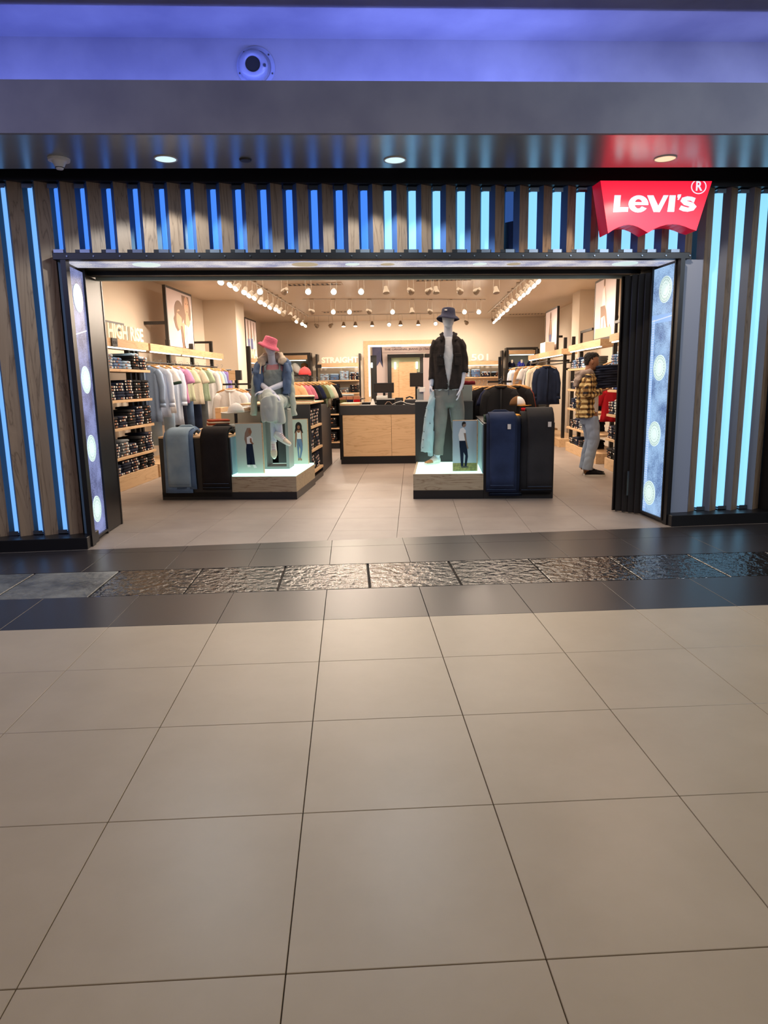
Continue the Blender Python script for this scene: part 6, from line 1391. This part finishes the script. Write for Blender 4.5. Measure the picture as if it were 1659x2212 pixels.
shell(b, [(-1.69, 8.55, 1.60, .09, .07, 62), (-1.69, 8.55, 1.575, .155, .09, 50), (-1.69, 8.55, 1.54, .19, .11, 44), (-1.69, 8.55, 1.46, .202, .13, 38), (-1.69, 8.55, 1.36, .205, .135, 38), (-1.69, 8.55, 1.26, .195, .13, 40), (-1.69, 8.55, 1.19, .18, .125, 42), (-1.69, 8.55, 1.14, .172, .122, 46)], .016, 34)
for s in (-1, 1): b.tube([(-1.69+s*.075, 8.53, 1.58), (-1.69+s*.13, 8.52, 1.565), (-1.69+s*.175, 8.50, 1.535), (-1.69+s*.188, 8.48, 1.46)], None, 12, flat=[(.035, .06), (.035, .062), (.038, .06), (.04, .055)])
for s in (-1, 1): b.tube([(-1.69+s*.165, 8.49, 1.55), (-1.69+s*.185, 8.455, 1.45), (-1.69+s*.180, 8.44, 1.32), (-1.69+s*.165, 8.44, 1.20)], None, 14, flat=[(.05, .038), (.055, .05), (.055, .052), (.045, .045)])
o = obj('denim_jacket', b, t, SM); bake(o, .008, 2, disp=.012, dscale=12, seed=9, zs=.6)
b = B('steel')
for x, z in ((-1.865, 1.445), (-1.515, 1.455)): b.cyl((x, 8.405, z), (x, 8.385, z), .008, n=8)
obj('pocket_buttons', b, o)
b = B('sleeve_pale')
b.tube([(-1.86, 8.54, 1.55), (-1.905, 8.53, 1.45), (-1.925, 8.50, 1.30), (-1.935, 8.48, 1.12), (-1.942, 8.46, .99), (-1.945, 8.455, .945)], None, 14, flat=[(.05, .045), (.05, .042), (.048, .040), (.046, .042), (.046, .044), (.046, .047)])
b.tube([(-1.52, 8.54, 1.55), (-1.485, 8.53, 1.45), (-1.475, 8.50, 1.30), (-1.462, 8.48, 1.12), (-1.450, 8.46, .99), (-1.440, 8.455, .935)], None, 14, flat=[(.05, .045), (.05, .040), (.046, .036), (.042, .034), (.040, .030), (.040, .032)])
o = obj('hanging_sleeves', b, t, SM); bake(o, .008, 2, disp=.010, dscale=14, seed=11, zs=.5)
b = B('hood_sand')
b.tube([(-1.815, 8.46, 1.535), (-1.82, 8.47, 1.60), (-1.785, 8.53, 1.635), (-1.69, 8.60, 1.635), (-1.60, 8.53, 1.635), (-1.565, 8.47, 1.60), (-1.58, 8.45, 1.55)], None, 12, flat=[(.020, .045), (.028, .060), (.032, .060), (.05, .065), (.032, .058), (.028, .055), (.020, .04)])
b.tube([(-1.84, 8.50, 1.565), (-1.79, 8.56, 1.60), (-1.69, 8.62, 1.60), (-1.59, 8.56, 1.60), (-1.54, 8.50, 1.565)], None, 12, flat=[(.02, .04), (.035, .06), (.04, .07), (.035, .06), (.02, .04)])
o = obj('hood', b, t, SM); bake(o, .008, 2, disp=.008, dscale=16, seed=12)
b = B('c_cream'); b.tube([(-1.815, 8.435, 1.57), (-1.82, 8.40, 1.50), (-1.825, 8.385, 1.44)], [.006, .006, .008], 8); obj('drawstring', b, o)
hat = bucket_hat('pink bucket hat tilted to the right', t, SM @ Matrix.Translation((hx-.008, 8.475, 1.785)) @ Matrix.Rotation(.36, 4, 'Y') @ Matrix.Rotation(-.05, 4, 'X'), 'hat_pink', .90)
shoe(t, 'sneaker', SM @ frameto((-1.685, 8.30, .62), (.12, -.55, -.82), (.1, -.8, .5)) @ Matrix.Translation((0, .02, 0)), 'c_white', 'c_cream', 'sole', .88, 'tee_pink')
shoe(t, 'sneaker', SM @ frameto((-1.655, 8.22, .70), (.80, -.35, -.42), (.35, -.25, .9)), 'c_white', 'c_cream', 'sole', .90, 'tee_pink')
# --- the shopper
t = thing('person', 'man in yellow plaid flannel and light blue jeans holding a pile of folded jeans', 'person', (2.42, 9.65, 0), 0)
PM = Matrix.Translation((-2.42, -9.65, 0)); yc = 9.65
b = B('skin')
b.loft([el(cx, yc, z, rx, ry, 22) for z, cx, rx, ry in ((1.425, 2.425, .028, .030), (1.438, 2.425, .052, .045), (1.46, 2.415, .072, .058), (1.50, 2.405, .086, .068), (1.54, 2.400, .092, .073), (1.58, 2.396, .093, .074), (1.61, 2.392, .084, .068), (1.635, 2.388, .056, .048))])
b.tube([(2.474, yc, 1.545), (2.492, yc, 1.515), (2.484, yc, 1.504)], [.010, .014, .011], 8)                      # nose
b.ball((2.478, yc, 1.482), (.013, .022, .008), 10, 6); b.ball((2.476, yc, 1.472), (.012, .020, .007), 10, 6)     # lips
b.ball((2.462, yc, 1.444), (.020, .026, .016), 10, 6)                                                             # chin
b.ball((2.474, yc, 1.562), (.014, .050, .010), 10, 6)                                                             # brow
for s in (-1, 1): b.ball((2.392, yc+s*.076, 1.528), (.017, .010, .030), 10, 8)                                    # ears
b.tube([(2.385, yc, 1.49), (2.362, yc, 1.40), (2.35, yc, 1.34)], [.058, .055, .065], 16)
b.loft([el(2.345, yc, z, rx, ry, 24) for z, rx, ry in ((1.39, .06, .08), (1.36, .085, .15), (1.30, .10, .185), (1.18, .108, .18), (1.05, .105, .165), (.94, .105, .16), (.84, .11, .165))])
for s in (-1, 1):
    b.tube([(2.39, yc+s*.085, .86), (2.42, yc+s*.09, .66), (2.44, yc+s*.095, .47), (2.40, yc+s*.095, .28), (2.365, yc+s*.095, .10), (2.365, yc+s*.095, .07)], [.088, .078, .056, .052, .038, .04], 14)
    b.tube([(2.345, yc+s*.175, 1.33), (2.325, yc+s*.20, 1.22), (2.305, yc+s*.205, 1.10), (2.38, yc+s*.195, 1.105), (2.46, yc+s*.165, 1.135), (2.515, yc+s*.145, 1.155)], [.048, .045, .040, .038, .032, .026], 12)
    hand(b, (2.51, yc+s*.145, 1.155), (.96, -s*.15, .16), (0, -s*.1, 1), (.1, -s*1, .1), .35, .95)
bd = obj('body', b, t, PM); bake(bd, .0052, 2)
e_ = B('c_white')
for s in (-1, 1): e_.ball((2.466, yc+s*.030, 1.540), (.010, .013, .007), 10, 6)
ey = obj('eyes', e_, t, PM, smooth=True); e2 = B('hair')
for s in (-1, 1): e2.ball((2.474, yc+s*.031, 1.540), (.004, .006, .006), 8, 6)
obj('irises', e2, ey)
b = B('hair')
b.loft([el(cx, yc, z, rx, ry, 22) for z, cx, rx, ry in ((1.49, 2.340, .030, .050), (1.53, 2.340, .038, .068), (1.565, 2.350, .052, .076), (1.60, 2.386, .094, .079), (1.63, 2.396, .090, .072), (1.65, 2.396, .066, .055), (1.658, 2.394, .03, .03))])
b.tube([(2.45, yc-.045, 1.60), (2.478, yc, 1.612), (2.45, yc+.045, 1.60)], [.018, .022, .018], 8)
for s in (-1, 1): b.tube([(2.39, yc+s*.071, 1.575), (2.405, yc+s*.073, 1.535)], [.012, .006], 6)
o = obj('hair', b, t, PM); bake(o, .006, 2, disp=.006, dscale=40)
b = B('tee_grey'); b.loft([el(2.385, yc, z, rx, ry, 24) for z, rx, ry in ((1.36, .07, .09), (1.28, .105, .15), (1.12, .118, .165), (.95, .120, .165), (.855, .120, .165), (.835, .120, .165))]); o = obj('tee', b, t, PM); bake(o, .008, 2)
b = B('pants_blue'); b.loft([el(2.385, yc, z, rx, ry, 24) for z, rx, ry in ((.90, .108, .160), (.84, .118, .172), (.76, .120, .170), (.70, .10, .15))])
for s in (-1, 1):
    b.tube([(2.395, yc+s*.085, .80), (2.42, yc+s*.09, .66), (2.445, yc+s*.095, .50), (2.425, yc+s*.095, .40), (2.395, yc+s*.095, .25), (2.375, yc+s*.095, .13), (2.372, yc+s*.095, .085)], None, 16, flat=[(.095, .10), (.085, .094), (.070, .080), (.066, .074), (.062, .068), (.062, .070), (.064, .074)])
o = obj('jeans', b, t, PM); bake(o, .008, 3, disp=.007, dscale=12, seed=4, zs=.7)
b = B('plaid')
b.loft([el(cx, yc, z, rx, ry, 26, 6, .015, z*12) for z, cx, rx, ry in ((1.395, 2.352, .065, .085), (1.365, 2.350, .098, .155), (1.31, 2.348, .122, .198), (1.20, 2.345, .130, .200), (1.05, 2.345, .126, .190), (.94, 2.350, .130, .192), (.86, 2.355, .136, .196), (.80, 2.345, .128, .192))])
for s in (-1, 1):
    b.tube([(2.345, yc+s*.18, 1.335), (2.325, yc+s*.21, 1.22), (2.302, yc+s*.215, 1.10), (2.36, yc+s*.205, 1.088), (2.43, yc+s*.18, 1.118), (2.495, yc+s*.155, 1.148)], None, 14, flat=[(.062, .062), (.060, .060), (.058, .058), (.054, .054), (.046, .046), (.040, .040)])
o = obj('flannel_shirt', b, t, PM); bake(o, .008, 2, disp=.012, dscale=14, seed=7)
b = B('hoodie_grey')
b.tube([(2.40, yc-.10, 1.37), (2.35, yc-.12, 1.40), (2.28, yc-.09, 1.375), (2.235, yc, 1.345), (2.28, yc+.09, 1.375), (2.35, yc+.12, 1.40), (2.40, yc+.10, 1.37)], None, 12, flat=[(.022, .03), (.03, .042), (.038, .055), (.045, .075), (.038, .055), (.03, .042), (.022, .03)])
b.tube([(2.27, yc, 1.36), (2.215, yc, 1.29), (2.20, yc, 1.20)], None, 12, flat=[(.10, .05), (.11, .045), (.06, .03)])
o = obj('hood', b, t, PM); bake(o, .008, 3, disp=.010, dscale=12, seed=13)
def mshoe(x, y): 
    s = shoe(t, 'shoe', PM @ frameto((x, y, 0), (1, -.04, 0)), 'c_black', 'c_black', 'sole', 1.02, 'c_black'); b = B('c_brown'); b.box(-.03, .03, -.03, .006, .03, .075, bev=.006); obj('heel_tab', b, s); return s
mshoe(2.335, yc-.10); mshoe(2.375, yc+.10)
for k in range(9):
    m_ = 'j_dark' if k < 7 else 'j_navy'
    me = FJ.setdefault(('held', k % 3, m_), folded_mesh(m_, .30, .34, .034, False, 50+k % 3))
    o = bpy.data.objects.new('folded_jeans', me); COL.objects.link(o)
    o.matrix_world = T(2.60+.002*k, yc, 1.185+k*.0335) @ Matrix.Rotation(-.05, 4, 'Y') @ Matrix.Rotation(-PI/2+.1*math.sin(k*2), 4, 'Z')
    setp(o, 'dark folded jeans, %s from below in the pile carried by the man' % ORD[k], 'jeans', 'jeans carried by the man')
print('jeans on shelves', NJ[0])

fm = FAR.mesh('folded_jeans_far', True); fo = bpy.data.objects.new('folded_jeans_mass', fm); COL.objects.link(fo)
setp(fo, 'the remaining folded jeans on the cabinet shelves and the farthest racks', 'jeans', None, 'stuff')
